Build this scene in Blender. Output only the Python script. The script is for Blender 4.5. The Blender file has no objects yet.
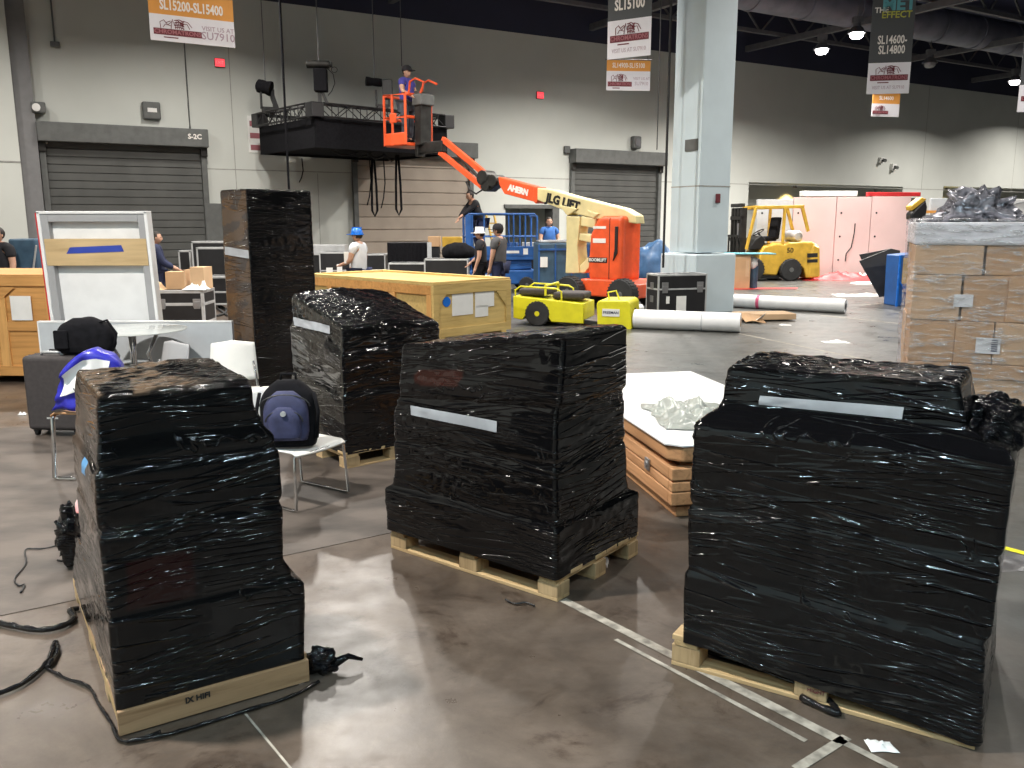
import bpy, bmesh, math, random
from mathutils import Vector, Matrix, noise
random.seed(7)
PI = math.pi
sc = bpy.context.scene
COL = sc.collection
# ------------------------------------------------------------ camera
F = 858.0; HZ = 222.0; H = 1.65
TH = math.atan((384 - HZ) / F)
cam_d = bpy.data.cameras.new('camera'); cam = bpy.data.objects.new('camera', cam_d); COL.objects.link(cam)
cam_d.sensor_fit = 'HORIZONTAL'; cam_d.sensor_width = 36; cam_d.lens = 36 * F / 1024
cam_d.clip_start = .05; cam_d.clip_end = 300
cam.location = (0, 0, H); cam.rotation_euler = (PI / 2 - TH, math.radians(0.1), 0)
sc.camera = cam
# ------------------------------------------------------------ world and exposure
w = bpy.data.worlds.new('world'); sc.world = w; w.use_nodes = True
w.node_tree.nodes['Background'].inputs[0].default_value = (.55, .62, .7, 1)
w.node_tree.nodes['Background'].inputs[1].default_value = .02
sc.view_settings.view_transform = 'Standard'; sc.view_settings.look = 'None'
sc.view_settings.gamma = 1; sc.view_settings.use_curve_mapping = False
sc.view_settings.exposure = -0.62
LAMP_W = 560.0          # watts of one high bay lamp
sc.cycles.max_bounces = 7; sc.cycles.diffuse_bounces = 4; sc.cycles.glossy_bounces = 3
sc.cycles.transparent_max_bounces = 10; sc.cycles.transmission_bounces = 4
sc.cycles.caustics_reflective = False; sc.cycles.caustics_refractive = False
sc.cycles.sample_clamp_indirect = 4; sc.cycles.sample_clamp_direct = 30
# directions of the hall: U runs along the back wall, N points from it into the hall
U = Vector((.859, .512, 0)).normalized(); N = Vector((U.y, -U.x, 0)); AW = math.atan2(U.y, U.x)
def W(s, n=0, z=0): return Vector((0, 28, 0)) + U * s + N * n + Vector((0, 0, z))
def ray(px, py):
    x = (px - 512) / F; v = (384 - py) / F
    return Vector((x, math.cos(TH) + v * math.sin(TH), -math.sin(TH) + v * math.cos(TH)))
def G(px, py, z=0):
    d = ray(px, py); t = (z - H) / d.z
    return Vector((d.x * t, d.y * t, z))
def P(px, py, Y):
    d = ray(px, py); t = Y / d.y
    return Vector((d.x * t, Y, H + d.z * t))
# ------------------------------------------------------------ object helpers
def tag(o, label=None, cat=None, group=None, kind=None):
    if label: o['label'] = label
    if cat: o['category'] = cat
    if group: o['group'] = group
    if kind: o['kind'] = kind
    return o
def thing(name, label, cat, loc=(0, 0, 0), rz=0, group=None):
    o = bpy.data.objects.new(name, None); COL.objects.link(o)
    o.empty_display_size = .1
    o.location = loc; o.rotation_euler = (0, 0, rz)
    return tag(o, label, cat, group)
class MB:
    """collects shapes, becomes one mesh object"""
    def __init__(s, M=None): s.v = []; s.f = []; s.M = M or Matrix.Identity(4); s.mi = []; s.m = 0
    def add(s, vs, fs):
        b = len(s.v); s.v += [s.M @ Vector(v) for v in vs]
        s.f += [tuple(b + i for i in f) for f in fs]; s.mi += [s.m] * len(fs); return s
    def box(s, c, d, rz=0, R=None):
        x, y, z = d[0] / 2, d[1] / 2, d[2] / 2
        R = R or Matrix.Rotation(rz, 3, 'Z'); c = Vector(c)
        vs = [c + R @ Vector((a * x, b * y, e * z)) for a in (-1, 1) for b in (-1, 1) for e in (-1, 1)]
        return s.add(vs, [(0, 1, 3, 2), (4, 6, 7, 5), (0, 4, 5, 1), (2, 3, 7, 6), (0, 2, 6, 4), (1, 5, 7, 3)])
    def b2(s, x0, x1, y0, y1, z0, z1):
        return s.box(((x0 + x1) / 2, (y0 + y1) / 2, (z0 + z1) / 2), (abs(x1 - x0), abs(y1 - y0), abs(z1 - z0)))
    def beam(s, a, b, w, h=None, up=(0, 0, 1)):
        a = Vector(a); b = Vector(b); d = b - a; L = d.length
        if L < 1e-6: return s
        d.normalize(); up = Vector(up)
        if abs(d.dot(up)) > .98: up = Vector((0, 1, 0)) if abs(d.y) < .9 else Vector((1, 0, 0))
        sd = d.cross(up).normalized(); u2 = sd.cross(d)
        R = Matrix((sd, d, u2)).transposed()
        return s.box((a + b) / 2, (w, L, h or w), R=R)
    def cyl(s, a, b, r0, r1=None, n=12, cap=True):
        a = Vector(a); b = Vector(b); r1 = r0 if r1 is None else r1
        d = (b - a).normalized(); q = Vector((0, 0, 1)) if abs(d.z) < .9 else Vector((1, 0, 0))
        e1 = d.cross(q).normalized(); e2 = d.cross(e1)
        vs = []
        for c, r in ((a, r0), (b, r1)):
            for i in range(n):
                t = 2 * PI * i / n; vs.append(c + (e1 * math.cos(t) + e2 * math.sin(t)) * r)
        fs = [(i, (i + 1) % n, n + (i + 1) % n, n + i) for i in range(n)]
        if cap: fs += [tuple(range(n))[::-1], tuple(range(n, 2 * n))]
        return s.add(vs, fs)
    def tube(s, pts, r, n=8, closed=False):
        pts = [Vector(p) for p in pts]; m = len(pts); vs = []; prev = None
        for k, p in enumerate(pts):
            if closed: d = pts[(k + 1) % m] - pts[k - 1]
            else: d = pts[min(k + 1, m - 1)] - pts[max(k - 1, 0)]
            if d.length < 1e-9: d = Vector((0, 0, 1))
            d.normalize()
            if prev is None:
                q = Vector((0, 0, 1)) if abs(d.z) < .9 else Vector((1, 0, 0)); e1 = d.cross(q).normalized()
            else:
                e1 = prev - d * prev.dot(d); e1.normalize()
            prev = e1; e2 = d.cross(e1); rr = r[k] if isinstance(r, (list, tuple)) else r
            for i in range(n):
                t = 2 * PI * i / n; vs.append(p + (e1 * math.cos(t) + e2 * math.sin(t)) * rr)
        fs = []
        for k in range(m if closed else m - 1):
            a = k * n; b = ((k + 1) % m) * n
            fs += [(a + i, a + (i + 1) % n, b + (i + 1) % n, b + i) for i in range(n)]
        if not closed: fs += [tuple(range(n))[::-1], tuple((m - 1) * n + i for i in range(n))]
        return s.add(vs, fs)
    def prism(s, poly, y0, y1):
        """polygon in x,z pushed along y"""
        n = len(poly); vs = [(p[0], y0, p[1]) for p in poly] + [(p[0], y1, p[1]) for p in poly]
        fs = [tuple(range(n)), tuple(range(2 * n - 1, n - 1, -1))] + [(i, n + i, n + (i + 1) % n, (i + 1) % n) for i in range(n)]
        return s.add(vs, fs)
    def slab(s, poly, z0, z1):
        n = len(poly); vs = [(p[0], p[1], z0) for p in poly] + [(p[0], p[1], z1) for p in poly]
        fs = [tuple(range(n))[::-1], tuple(range(n, 2 * n))] + [(i, (i + 1) % n, n + (i + 1) % n, n + i) for i in range(n)]
        return s.add(vs, fs)
    def lathe(s, prof, c=(0, 0, 0), n=24, R=None):
        c = Vector(c); R = R or Matrix.Identity(3); vs = []; k = len(prof)
        for r, z in prof:
            for i in range(n):
                t = 2 * PI * i / n; vs.append(c + R @ Vector((r * math.cos(t), r * math.sin(t), z)))
        fs = [(j * n + i, j * n + (i + 1) % n, (j + 1) * n + (i + 1) % n, (j + 1) * n + i) for j in range(k - 1) for i in range(n)]
        fs += [tuple(range(n))[::-1], tuple((k - 1) * n + i for i in range(n))]
        return s.add(vs, fs)
    def ball(s, c, r, sx=1, sy=1, sz=1, n=14, m=9, wob=0, seed=0):
        c = Vector(c); vs = [c + Vector((0, 0, -r * sz))]; fs = []
        for j in range(1, m):
            a = -PI / 2 + PI * j / m
            for i in range(n):
                t = 2 * PI * i / n; d = Vector((math.cos(a) * math.cos(t) * sx, math.cos(a) * math.sin(t) * sy, math.sin(a) * sz))
                k = 1 + (wob * noise.noise(d * 2.3 + Vector((seed, 0, 0))) if wob else 0)
                vs.append(c + d * r * k)
        vs.append(c + Vector((0, 0, r * sz))); L = len(vs) - 1
        for i in range(n):
            fs.append((0, 1 + (i + 1) % n, 1 + i)); b = 1 + (m - 2) * n; fs.append((L, b + i, b + (i + 1) % n))
        for j in range(m - 2):
            for i in range(n):
                a = 1 + j * n; fs.append((a + i, a + (i + 1) % n, a + n + (i + 1) % n, a + n + i))
        return s.add(vs, fs)
    def sheet(s, nx, ny, fn, th=0):
        vs = [Vector(fn(i / nx, j / ny)) for j in range(ny + 1) for i in range(nx + 1)]
        q = lambda i, j: j * (nx + 1) + i
        fs = [(q(i, j), q(i + 1, j), q(i + 1, j + 1), q(i, j + 1)) for j in range(ny) for i in range(nx)]
        if th:
            k = len(vs); vs += [v + Vector(th) for v in vs]
            fs2 = [tuple(k + a for a in f[::-1]) for f in fs]
            e = []
            for i in range(nx): e += [(q(i, 0), k + q(i, 0), k + q(i + 1, 0), q(i + 1, 0)), (q(i + 1, ny), k + q(i + 1, ny), k + q(i, ny), q(i, ny))]
            for j in range(ny): e += [(q(0, j + 1), k + q(0, j + 1), k + q(0, j), q(0, j)), (q(nx, j), k + q(nx, j), k + q(nx, j + 1), q(nx, j + 1))]
            fs = fs + fs2 + e
        return s.add(vs, fs)
    def build(s, name, mt, parent=None, bevel=0, smooth=False, loc=None, rz=0, seg=2, fix=True):
        me = bpy.data.meshes.new(name); me.from_pydata([tuple(v) for v in s.v], [], s.f)
        mts = mt if isinstance(mt, (list, tuple)) else [mt]
        for q in mts: me.materials.append(q)
        if len(mts) > 1:
            for p, i in zip(me.polygons, s.mi): p.material_index = i
        if fix:
            bm = bmesh.new(); bm.from_mesh(me); bmesh.ops.recalc_face_normals(bm, faces=bm.faces); bm.to_mesh(me); bm.free()
        if smooth:
            for p in me.polygons: p.use_smooth = True
            if smooth != 'full':
                try: me.set_sharp_from_angle(angle=math.radians(38))
                except Exception: pass
        o = bpy.data.objects.new(name, me); COL.objects.link(o)
        if parent: o.parent = parent
        if loc is not None: o.location = loc; o.rotation_euler = (0, 0, rz)
        if bevel:
            b = o.modifiers.new('bevel', 'BEVEL'); b.width = bevel; b.segments = seg; b.limit_method = 'ANGLE'; b.angle_limit = math.radians(35)
        return o
def text(name, body, size, mt, parent, loc, rx=PI / 2, rz=0, th=.002, bold=0, ax='CENTER', sx=1, ry=0):
    cu = bpy.data.curves.new(name, 'FONT'); cu.body = body; cu.size = size; cu.extrude = th; cu.offset = bold
    cu.align_x = ax; cu.align_y = 'CENTER'; cu.resolution_u = 2
    t = bpy.data.objects.new(name, cu); COL.objects.link(t)
    me = bpy.data.meshes.new_from_object(t.evaluated_get(bpy.context.evaluated_depsgraph_get()))
    bpy.data.objects.remove(t); me.name = name; me.materials.clear(); me.materials.append(mt)
    R = Matrix.Translation(loc) @ Matrix.Rotation(rz, 4, 'Z') @ Matrix.Rotation(ry, 4, 'Y') @ Matrix.Rotation(rx, 4, 'X') @ Matrix.Diagonal((sx, 1, 1, 1))
    me.transform(R)
    o = bpy.data.objects.new(name, me); COL.objects.link(o); o.parent = parent; return o
def copy_tree(o, parent=None):
    c = o.copy(); COL.objects.link(c); c.parent = parent
    for ch in list(o.children): copy_tree(ch, c)
    return c
# ------------------------------------------------------------ materials
def nt(name):
    m = bpy.data.materials.new(name); m.use_nodes = True; t = m.node_tree; return m, t, t.nodes['Principled BSDF']
def node(t, kind, **kw):
    n = t.nodes.new(kind)
    for k, v in kw.items():
        if k.startswith('i_'):
            key = k[2:]; key = int(key) if key.isdigit() else key.replace('_', ' ')
            n.inputs[key].default_value = v
        else: setattr(n, k, v)
    return n
def ramp(t, src, stops):
    r = t.nodes.new('ShaderNodeValToRGB'); e = r.color_ramp.elements
    while len(e) < len(stops): e.new(.5)
    for k, (p, c) in enumerate(stops): e[k].position = p; e[k].color = (*c, 1) if len(c) == 3 else c
    t.links.new(src, r.inputs[0]); return r
def mat(name, col, rough=.5, metal=0, var=.12, vs=6, bump=.08, bs=60, coat=0, stretch=(1, 1, 1), dark=None, spec=.5, detail=4):
    m, t, b = nt(name); L = t.links
    tc = node(t, 'ShaderNodeTexCoord'); mp = node(t, 'ShaderNodeMapping', i_Scale=stretch); L.new(tc.outputs['Object'], mp.inputs[0])
    n1 = node(t, 'ShaderNodeTexNoise', i_Scale=vs, i_Detail=detail); L.new(mp.outputs[0], n1.inputs[0])
    c2 = dark or tuple(c * (1 - var * 2) for c in col); c1 = tuple(min(1, c * (1 + var * .6)) for c in col)
    r = ramp(t, n1.outputs[0], [(.3, c2), (.62, c1)]); L.new(r.outputs[0], b.inputs['Base Color'])
    b.inputs['Metallic'].default_value = metal; b.inputs['Specular IOR Level'].default_value = spec
    r2 = node(t, 'ShaderNodeMapRange', i_3=max(.02, rough - .07), i_4=min(1, rough + .1)); L.new(n1.outputs[0], r2.inputs[0]); L.new(r2.outputs[0], b.inputs['Roughness'])
    if coat: b.inputs['Coat Weight'].default_value = coat; b.inputs['Coat Roughness'].default_value = .12
    if bump:
        n2 = node(t, 'ShaderNodeTexNoise', i_Scale=bs, i_Detail=3); L.new(mp.outputs[0], n2.inputs[0])
        bp = node(t, 'ShaderNodeBump', i_Strength=bump, i_Distance=.01); L.new(n2.outputs[0], bp.inputs['Height']); L.new(bp.outputs[0], b.inputs['Normal'])
    return m
def wood(name, c1, c2, axis='X', sc_=1.0, rough=.6, knots=True):
    m, t, b = nt(name); L = t.links
    st = {'X': (1, 14, 14), 'Y': (14, 1, 14), 'Z': (14, 14, 1)}[axis]
    tc = node(t, 'ShaderNodeTexCoord'); oi = node(t, 'ShaderNodeObjectInfo')
    ad = node(t, 'ShaderNodeVectorMath', operation='ADD'); L.new(tc.outputs['Object'], ad.inputs[0])
    L.new(oi.outputs['Random'], ad.inputs[1])
    mp = node(t, 'ShaderNodeMapping', i_Scale=tuple(a * sc_ for a in st)); L.new(ad.outputs[0], mp.inputs[0])
    n1 = node(t, 'ShaderNodeTexNoise', i_Scale=2.4, i_Detail=8, i_Roughness=.65, i_Distortion=.6); L.new(mp.outputs[0], n1.inputs[0])
    r = ramp(t, n1.outputs[0], [(.28, c2), (.5, c1), (.75, tuple(min(1, c * 1.18) for c in c1))])
    n3 = node(t, 'ShaderNodeTexNoise', i_Scale=1.3, i_Detail=2); L.new(ad.outputs[0], n3.inputs[0])
    mx = node(t, 'ShaderNodeMix', data_type='RGBA', blend_type='MULTIPLY', i_0=.6)
    r3 = ramp(t, n3.outputs[0], [(.3, (.62, .58, .52)), (.65, (1, 1, 1))]); L.new(r.outputs[0], mx.inputs[6]); L.new(r3.outputs[0], mx.inputs[7])
    L.new(mx.outputs[2], b.inputs['Base Color']); b.inputs['Roughness'].default_value = rough
    bp = node(t, 'ShaderNodeBump', i_Strength=.25, i_Distance=.004); L.new(n1.outputs[0], bp.inputs['Height']); L.new(bp.outputs[0], b.inputs['Normal'])
    return m
def emis(name, col, s):
    m, t, b = nt(name); b.inputs['Base Color'].default_value = (*col, 1); b.inputs['Emission Color'].default_value = (*col, 1); b.inputs['Emission Strength'].default_value = s; return m
def film_black():
    m, t, b = nt('black_stretch_film'); L = t.links
    uv = node(t, 'ShaderNodeUVMap', uv_map='UVMap'); at = node(t, 'ShaderNodeAttribute', attribute_name='tint')
    def layer(rot, scl, ns, ridge, seed, det=1.2):
        mp = node(t, 'ShaderNodeMapping', i_Location=(seed, seed * .7, 0), i_Rotation=(0, 0, rot), i_Scale=(1, 1, 1)); L.new(uv.outputs[0], mp.inputs[0])
        m2 = node(t, 'ShaderNodeMapping', i_Scale=scl); L.new(mp.outputs[0], m2.inputs[0])
        n = node(t, 'ShaderNodeTexNoise', i_Scale=ns, i_Detail=det, i_Roughness=.4, i_Distortion=.1); L.new(m2.outputs[0], n.inputs[0])
        s1 = node(t, 'ShaderNodeMath', operation='SUBTRACT', i_1=.5); L.new(n.outputs[0], s1.inputs[0])
        a = node(t, 'ShaderNodeMath', operation='ABSOLUTE'); L.new(s1.outputs[0], a.inputs[0])
        r = node(t, 'ShaderNodeMapRange', i_1=0., i_2=ridge, i_3=1., i_4=0.); r.interpolation_type = 'SMOOTHSTEP'; L.new(a.outputs[0], r.inputs[0]); return r.outputs[0]
    def mask(ns, lo, hi, seed):
        mp = node(t, 'ShaderNodeMapping', i_Location=(seed, 3, 0), i_Scale=(1, 1.6, 1)); L.new(uv.outputs[0], mp.inputs[0])
        n = node(t, 'ShaderNodeTexNoise', i_Scale=ns, i_Detail=2); L.new(mp.outputs[0], n.inputs[0])
        r = node(t, 'ShaderNodeMapRange', i_1=lo, i_2=hi); L.new(n.outputs[0], r.inputs[0]); return r.outputs[0]
    def mul(a, b_):
        n = node(t, 'ShaderNodeMath', operation='MULTIPLY'); L.new(a, n.inputs[0])
        if isinstance(b_, float): n.inputs[1].default_value = b_
        else: L.new(b_, n.inputs[1])
        return n.outputs[0]
    def add(a, b_):
        n = node(t, 'ShaderNodeMath', operation='ADD'); L.new(a, n.inputs[0]); L.new(b_, n.inputs[1]); return n.outputs[0]
    h = mul(mul(layer(.09, (.9, 16, 1), 1.0, .045, 1.7), mask(1.9, .47, .57, 4.)), .9)
    h = add(h, mul(mul(layer(-.13, (1.1, 22, 1), 1.0, .05, 7.3), mask(2.3, .47, .57, 11.)), .8))
    h = add(h, mul(mul(layer(.7, (6, 8, 1), 1.6, .035, 2.2, 2), mask(2.6, .60, .68, 23.)), .8))
    h = add(h, mul(mul(layer(.04, (2.0, 44, 1), 1.0, .06, 9.), mask(2.2, .48, .58, 31.)), .5))
    bp = node(t, 'ShaderNodeBump', i_Strength=1.0, i_Distance=.007); L.new(h, bp.inputs['Height'])
    L.new(bp.outputs[0], b.inputs['Normal'])
    L.new(at.outputs['Color'], b.inputs['Base Color'])
    b.inputs['Roughness'].default_value = .075; b.inputs['Specular IOR Level'].default_value = .5
    b.inputs['IOR'].default_value = 1.46
    return m
def film_clear(name='clear_stretch_film', dens=.05):
    m, t, b = nt(name); L = t.links; out = t.nodes['Material Output']
    tc = node(t, 'ShaderNodeTexCoord'); mp = node(t, 'ShaderNodeMapping', i_Rotation=(.3, .75, .2), i_Scale=(3, 3, 15)); L.new(tc.outputs['Object'], mp.inputs[0])
    n = node(t, 'ShaderNodeTexNoise', i_Scale=2.2, i_Detail=5, i_Distortion=.5); L.new(mp.outputs[0], n.inputs[0])
    bp = node(t, 'ShaderNodeBump', i_Strength=.9, i_Distance=.03); L.new(n.outputs[0], bp.inputs['Height'])
    gl = node(t, 'ShaderNodeBsdfGlossy', i_Roughness=.12); L.new(bp.outputs[0], gl.inputs['Normal'])
    tr = node(t, 'ShaderNodeBsdfTransparent'); tr.inputs[0].default_value = (.93, .92, .95, 1)
    df = node(t, 'ShaderNodeBsdfDiffuse'); df.inputs[0].default_value = (.95, .92, .93, 1); L.new(bp.outputs[0], df.inputs['Normal'])
    m1 = node(t, 'ShaderNodeMixShader', i_0=.35); L.new(gl.outputs[0], m1.inputs[1]); L.new(df.outputs[0], m1.inputs[2])
    r = ramp(t, n.outputs[0], [(.42, (dens,) * 3), (.56, (dens + .2,) * 3), (.62, (dens + .75,) * 3), (.65, (dens + .15,) * 3)])
    m2 = node(t, 'ShaderNodeMixShader'); L.new(r.outputs[0], m2.inputs[0]); L.new(tr.outputs[0], m2.inputs[1]); L.new(m1.outputs[0], m2.inputs[2])
    L.new(m2.outputs[0], out.inputs[0]); return m
def floor_mat():
    m, t, b = nt('concrete_floor'); L = t.links
    geo = node(t, 'ShaderNodeNewGeometry')
    def nz(s, d=5, r=.6, dist=0, off=0, st=(1, 1, 1)):
        mp = node(t, 'ShaderNodeMapping', i_Location=(off, off * 1.3, 0), i_Scale=st); L.new(geo.outputs['Position'], mp.inputs[0])
        n = node(t, 'ShaderNodeTexNoise', i_Scale=s, i_Detail=d, i_Roughness=r, i_Distortion=dist); L.new(mp.outputs[0], n.inputs[0]); return n.outputs[0]
    # red-brown worn sealer near the entrance, plain grey further in
    sp = node(t, 'ShaderNodeSeparateXYZ'); L.new(geo.outputs['Position'], sp.inputs[0])
    a = node(t, 'ShaderNodeMath', operation='MULTIPLY_ADD', i_1=-.50, i_2=1.15); L.new(sp.outputs[0], a.inputs[0])
    a2 = node(t, 'ShaderNodeMath', operation='MULTIPLY_ADD', i_1=-.11); L.new(sp.outputs[1], a2.inputs[0]); L.new(a.outputs[0], a2.inputs[2])
    n0 = node(t, 'ShaderNodeMath', operation='MULTIPLY_ADD', i_1=1.6); L.new(nz(.8, 4, off=3), n0.inputs[0]); L.new(a2.outputs[0], n0.inputs[2])
    brown = ramp(t, nz(2.2, 7, .68, .4, 5), [(.3, (.054, .041, .032)), (.5, (.090, .069, .054)), (.7, (.130, .102, .081))])
    grey = ramp(t, nz(1.5, 7, .65, .3, 9), [(.3, (.058, .060, .057)), (.5, (.080, .081, .077)), (.72, (.108, .107, .100))])
    r0 = ramp(t, n0.outputs[0], [(.55, (0, 0, 0)), (1.0, (1, 1, 1))])
    mx = node(t, 'ShaderNodeMix', data_type='RGBA'); L.new(r0.outputs[0], mx.inputs[0]); L.new(grey.outputs[0], mx.inputs[6]); L.new(brown.outputs[0], mx.inputs[7])
    st = ramp(t, nz(2.6, 10, .8, .6, 21), [(.36, (.42, .36, .33)), (.45, (.9, .88, .86)), (.55, (1, 1, 1)), (.68, (1.25, 1.25, 1.22))])
    m2 = node(t, 'ShaderNodeMix', data_type='RGBA', blend_type='MULTIPLY', i_0=.85); L.new(mx.outputs[2], m2.inputs[6]); L.new(st.outputs[0], m2.inputs[7])
    sc2 = ramp(t, nz(9, 6, .8, 1.5, 31, (1, .25, 1)), [(.60, (1, 1, 1)), (.70, (1.35, 1.32, 1.28))])
    m3 = node(t, 'ShaderNodeMix', data_type='RGBA', blend_type='MULTIPLY', i_0=.5); L.new(m2.outputs[2], m3.inputs[6]); L.new(sc2.outputs[0], m3.inputs[7])
    L.new(m3.outputs[2], b.inputs['Base Color'])
    rr = node(t, 'ShaderNodeMapRange', i_1=.3, i_2=.7, i_3=.24, i_4=.5); L.new(nz(2.7, 6, .7, 0, 40), rr.inputs[0]); L.new(rr.outputs[0], b.inputs['Roughness'])
    bp = node(t, 'ShaderNodeBump', i_Strength=.06, i_Distance=.01); L.new(nz(30, 4), bp.inputs['Height']); L.new(bp.outputs[0], b.inputs['Normal'])
    return m
def slats(name, col, pitch, dark=.35, rough=.45, width=.12):
    """horizontal slat seams by height"""
    m, t, b = nt(name); L = t.links
    geo = node(t, 'ShaderNodeNewGeometry'); sp = node(t, 'ShaderNodeSeparateXYZ'); L.new(geo.outputs['Position'], sp.inputs[0])
    n = node(t, 'ShaderNodeTexNoise', i_Scale=1.2, i_Detail=4); L.new(geo.outputs['Position'], n.inputs[0])
    r2 = ramp(t, n.outputs[0], [(.3, tuple(c * .85 for c in col)), (.7, tuple(c * 1.1 for c in col))])
    L.new(r2.outputs[0], b.inputs['Base Color']); b.inputs['Roughness'].default_value = rough
    return m
M = {}
M['floor'] = floor_mat()
M['wall'] = mat('painted_wall', (.58, .60, .565), .75, var=.04, vs=.5, bump=.03)
M['wall_dark'] = mat('dark_wall_band', (.028, .031, .06), .8, var=.1, vs=.6, bump=0)
M['seam'] = mat('panel_seam', (.33, .33, .31), .8, bump=0)
M['pil'] = mat('dark_grey_strip', (.19, .19, .195), .6, var=.05, bump=0)
M['column'] = mat('pale_column_paint', (.56, .66, .71), .55, var=.03, vs=2, bump=.03)
M['door_grey'] = mat('grey_shutter', (.088, .09, .086), .5, metal=.1, var=.1, vs=2, bump=.02)
M['door_tan'] = mat('beige_shutter', (.37, .31, .255), .5, metal=.05, var=.06, vs=2, bump=.02)
M['frame_grey'] = mat('grey_door_frame', (.11, .115, .112), .55, var=.1, bump=.02)
M['deck'] = mat('dark_ceiling_deck', (.045, .05, .11), .8, var=.15, vs=.4, bump=0)
M['duct'] = mat('dark_duct_metal', (.20, .205, .26), .5, metal=.2, var=.15, vs=2, bump=.03)
M['steel_grey'] = mat('ceiling_steel', (.12, .12, .13), .6, var=.1, bump=0)
M['black'] = mat('black_plastic', (.012, .012, .013), .45, var=.1, bump=.03)
M['rubber'] = mat('black_rubber', (.022, .022, .023), .75, var=.2, bump=.15)
M['fabric_black'] = mat('black_fabric', (.009, .009, .011), .95, var=.2, vs=20, bump=.2, bs=200, spec=.12)
M['chrome'] = mat('chrome', (.7, .7, .7), .14, metal=1, var=.03, bump=0)
M['alu'] = mat('aluminium', (.60, .61, .62), .38, metal=.45, var=.08, bump=.02)
M['laminate'] = mat('black_laminate', (.014, .014, .016), .42, var=.15, bump=.05)
M['film'] = film_black(); M['clear'] = film_clear()
M['paper'] = mat('white_paper', (.78, .78, .76), .7, var=.03, bump=.02)
M['paper_grey'] = mat('grey_white_label', (.40, .42, .45), .45, var=.1, bump=.03)
M['blue_tape'] = mat('blue_tape', (.03, .06, .38), .5, var=.08, bump=.03)
M['pine'] = wood('pale_pallet_wood', (.60, .43, .23), (.40, .26, .12), 'X')
M['pineY'] = wood('pale_pallet_wood_cross', (.58, .42, .22), (.38, .25, .12), 'Y')
M['pineZ'] = wood('pale_block_wood', (.50, .36, .20), (.32, .21, .10), 'Z')
M['old'] = wood('worn_board_wood', (.42, .27, .15), (.24, .14, .07), 'X')
M['oldY'] = wood('worn_board_wood_cross', (.48, .34, .17), (.28, .18, .08), 'Y')
M['orange_wood'] = wood('orange_crate_plywood', (.62, .32, .10), (.42, .20, .055), 'X', .6)
M['orange_woodZ'] = wood('orange_crate_batten', (.66, .36, .12), (.45, .22, .07), 'Z', .6)
M['yell_wood'] = wood('yellow_crate_plywood', (.62, .45, .17), (.46, .31, .10), 'X', .6)
M['yell_woodY'] = wood('yellow_crate_rail', (.66, .47, .17), (.50, .34, .11), 'Y', .6)
M['skid'] = wood('orange_brown_skid_wood', (.58, .31, .15), (.36, .17, .075), 'Y', .7)
M['white'] = mat('white_laminate', (.82, .82, .82), .35, var=.03, bump=.01)
M['white_shell'] = mat('white_chair_plastic', (.78, .76, .72), .35, var=.03, bump=0)
M['offwhite'] = mat('pale_grey_panel', (.50, .53, .56), .45, var=.04, bump=.01)
M['grey_shell'] = mat('grey_panel_edge', (.36, .36, .37), .4, var=.04, bump=0)
M['jlg_orange'] = mat('orange_machine_paint', (.80, .10, .025), .38, var=.10, vs=4, bump=.02, coat=.2)
M['jlg_cream'] = mat('cream_machine_paint', (.72, .62, .32), .42, var=.08, vs=3, bump=.02)
M['genie'] = mat('blue_machine_paint', (.02, .10, .33), .45, var=.12, vs=4, bump=.02)
M['steel_blue'] = mat('dusty_blue_grey_paint', (.045, .095, .15), .5, var=.15, bump=.03)
M['cat'] = mat('yellow_forklift_paint', (.62, .38, .045), .4, var=.12, vs=4, bump=.02, coat=.2)
M['lemon'] = mat('lemon_yellow_paint', (.74, .68, .02), .4, var=.06, bump=.02)
M['steel'] = mat('bare_steel', (.35, .35, .36), .4, metal=.8, var=.1, bump=.03)
M['dark_steel'] = mat('dark_greasy_steel', (.035, .034, .032), .45, metal=.5, var=.2, bump=.06)
M['skin'] = mat('skin', (.52, .30, .21), .55, var=.06, bump=.02)
M['hair'] = mat('dark_hair', (.018, .012, .009), .6, var=.2, vs=60, bump=.3, bs=150)
M['navy'] = mat('navy_cloth', (.018, .025, .07), .85, var=.2, bump=.15)
M['tee_grey'] = mat('grey_tee_cloth', (.085, .085, .09), .9, var=.12, bump=.15)
M['black_cloth'] = mat('black_cloth', (.012, .012, .016), .9, var=.2, bump=.15)
M['white_cloth'] = mat('white_tee_cloth', (.62, .64, .68), .9, var=.06, bump=.12)
M['blue_shirt'] = mat('blue_shirt_cloth', (.035, .13, .40), .85, var=.1, bump=.12)
M['purple_shirt'] = mat('violet_blue_shirt_cloth', (.05, .045, .26), .85, var=.1, bump=.12)
M['jeans'] = mat('grey_blue_jeans', (.075, .09, .115), .9, var=.2, bump=.12)
M['helmet_blue'] = mat('blue_hard_hat', (.01, .15, .62), .25, var=.03, bump=0)
M['helmet_white'] = mat('white_hard_hat', (.8, .8, .78), .3, var=.03, bump=0)
M['card'] = mat('brown_cardboard', (.56, .35, .19), .8, var=.07, vs=3, bump=.05)
M['card2'] = mat('lighter_brown_cardboard', (.62, .42, .25), .8, var=.06, vs=3, bump=.05)
M['pink'] = mat('pale_pink_wall_panel', (.72, .53, .52), .55, var=.05, vs=.8, bump=.02)
M['red'] = mat('red_paint', (.55, .025, .03), .5, var=.1, bump=.03)
M['pinktape'] = mat('pink_tape', (.75, .12, .25), .5, bump=0)
M['carpet'] = mat('grey_plastic_covered_carpet', (.088, .072, .061), .5, var=.34, vs=2.6, bump=.12, bs=14, stretch=(1, 1.6, 1), detail=8)
M['tapewhite'] = mat('scuffed_white_floor_tape', (.36, .33, .28), .6, var=.3, vs=16, bump=.05)
M['banner_dark'] = mat('dark_banner_fabric', (.065, .07, .075), .7, var=.03, bump=0)
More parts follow.
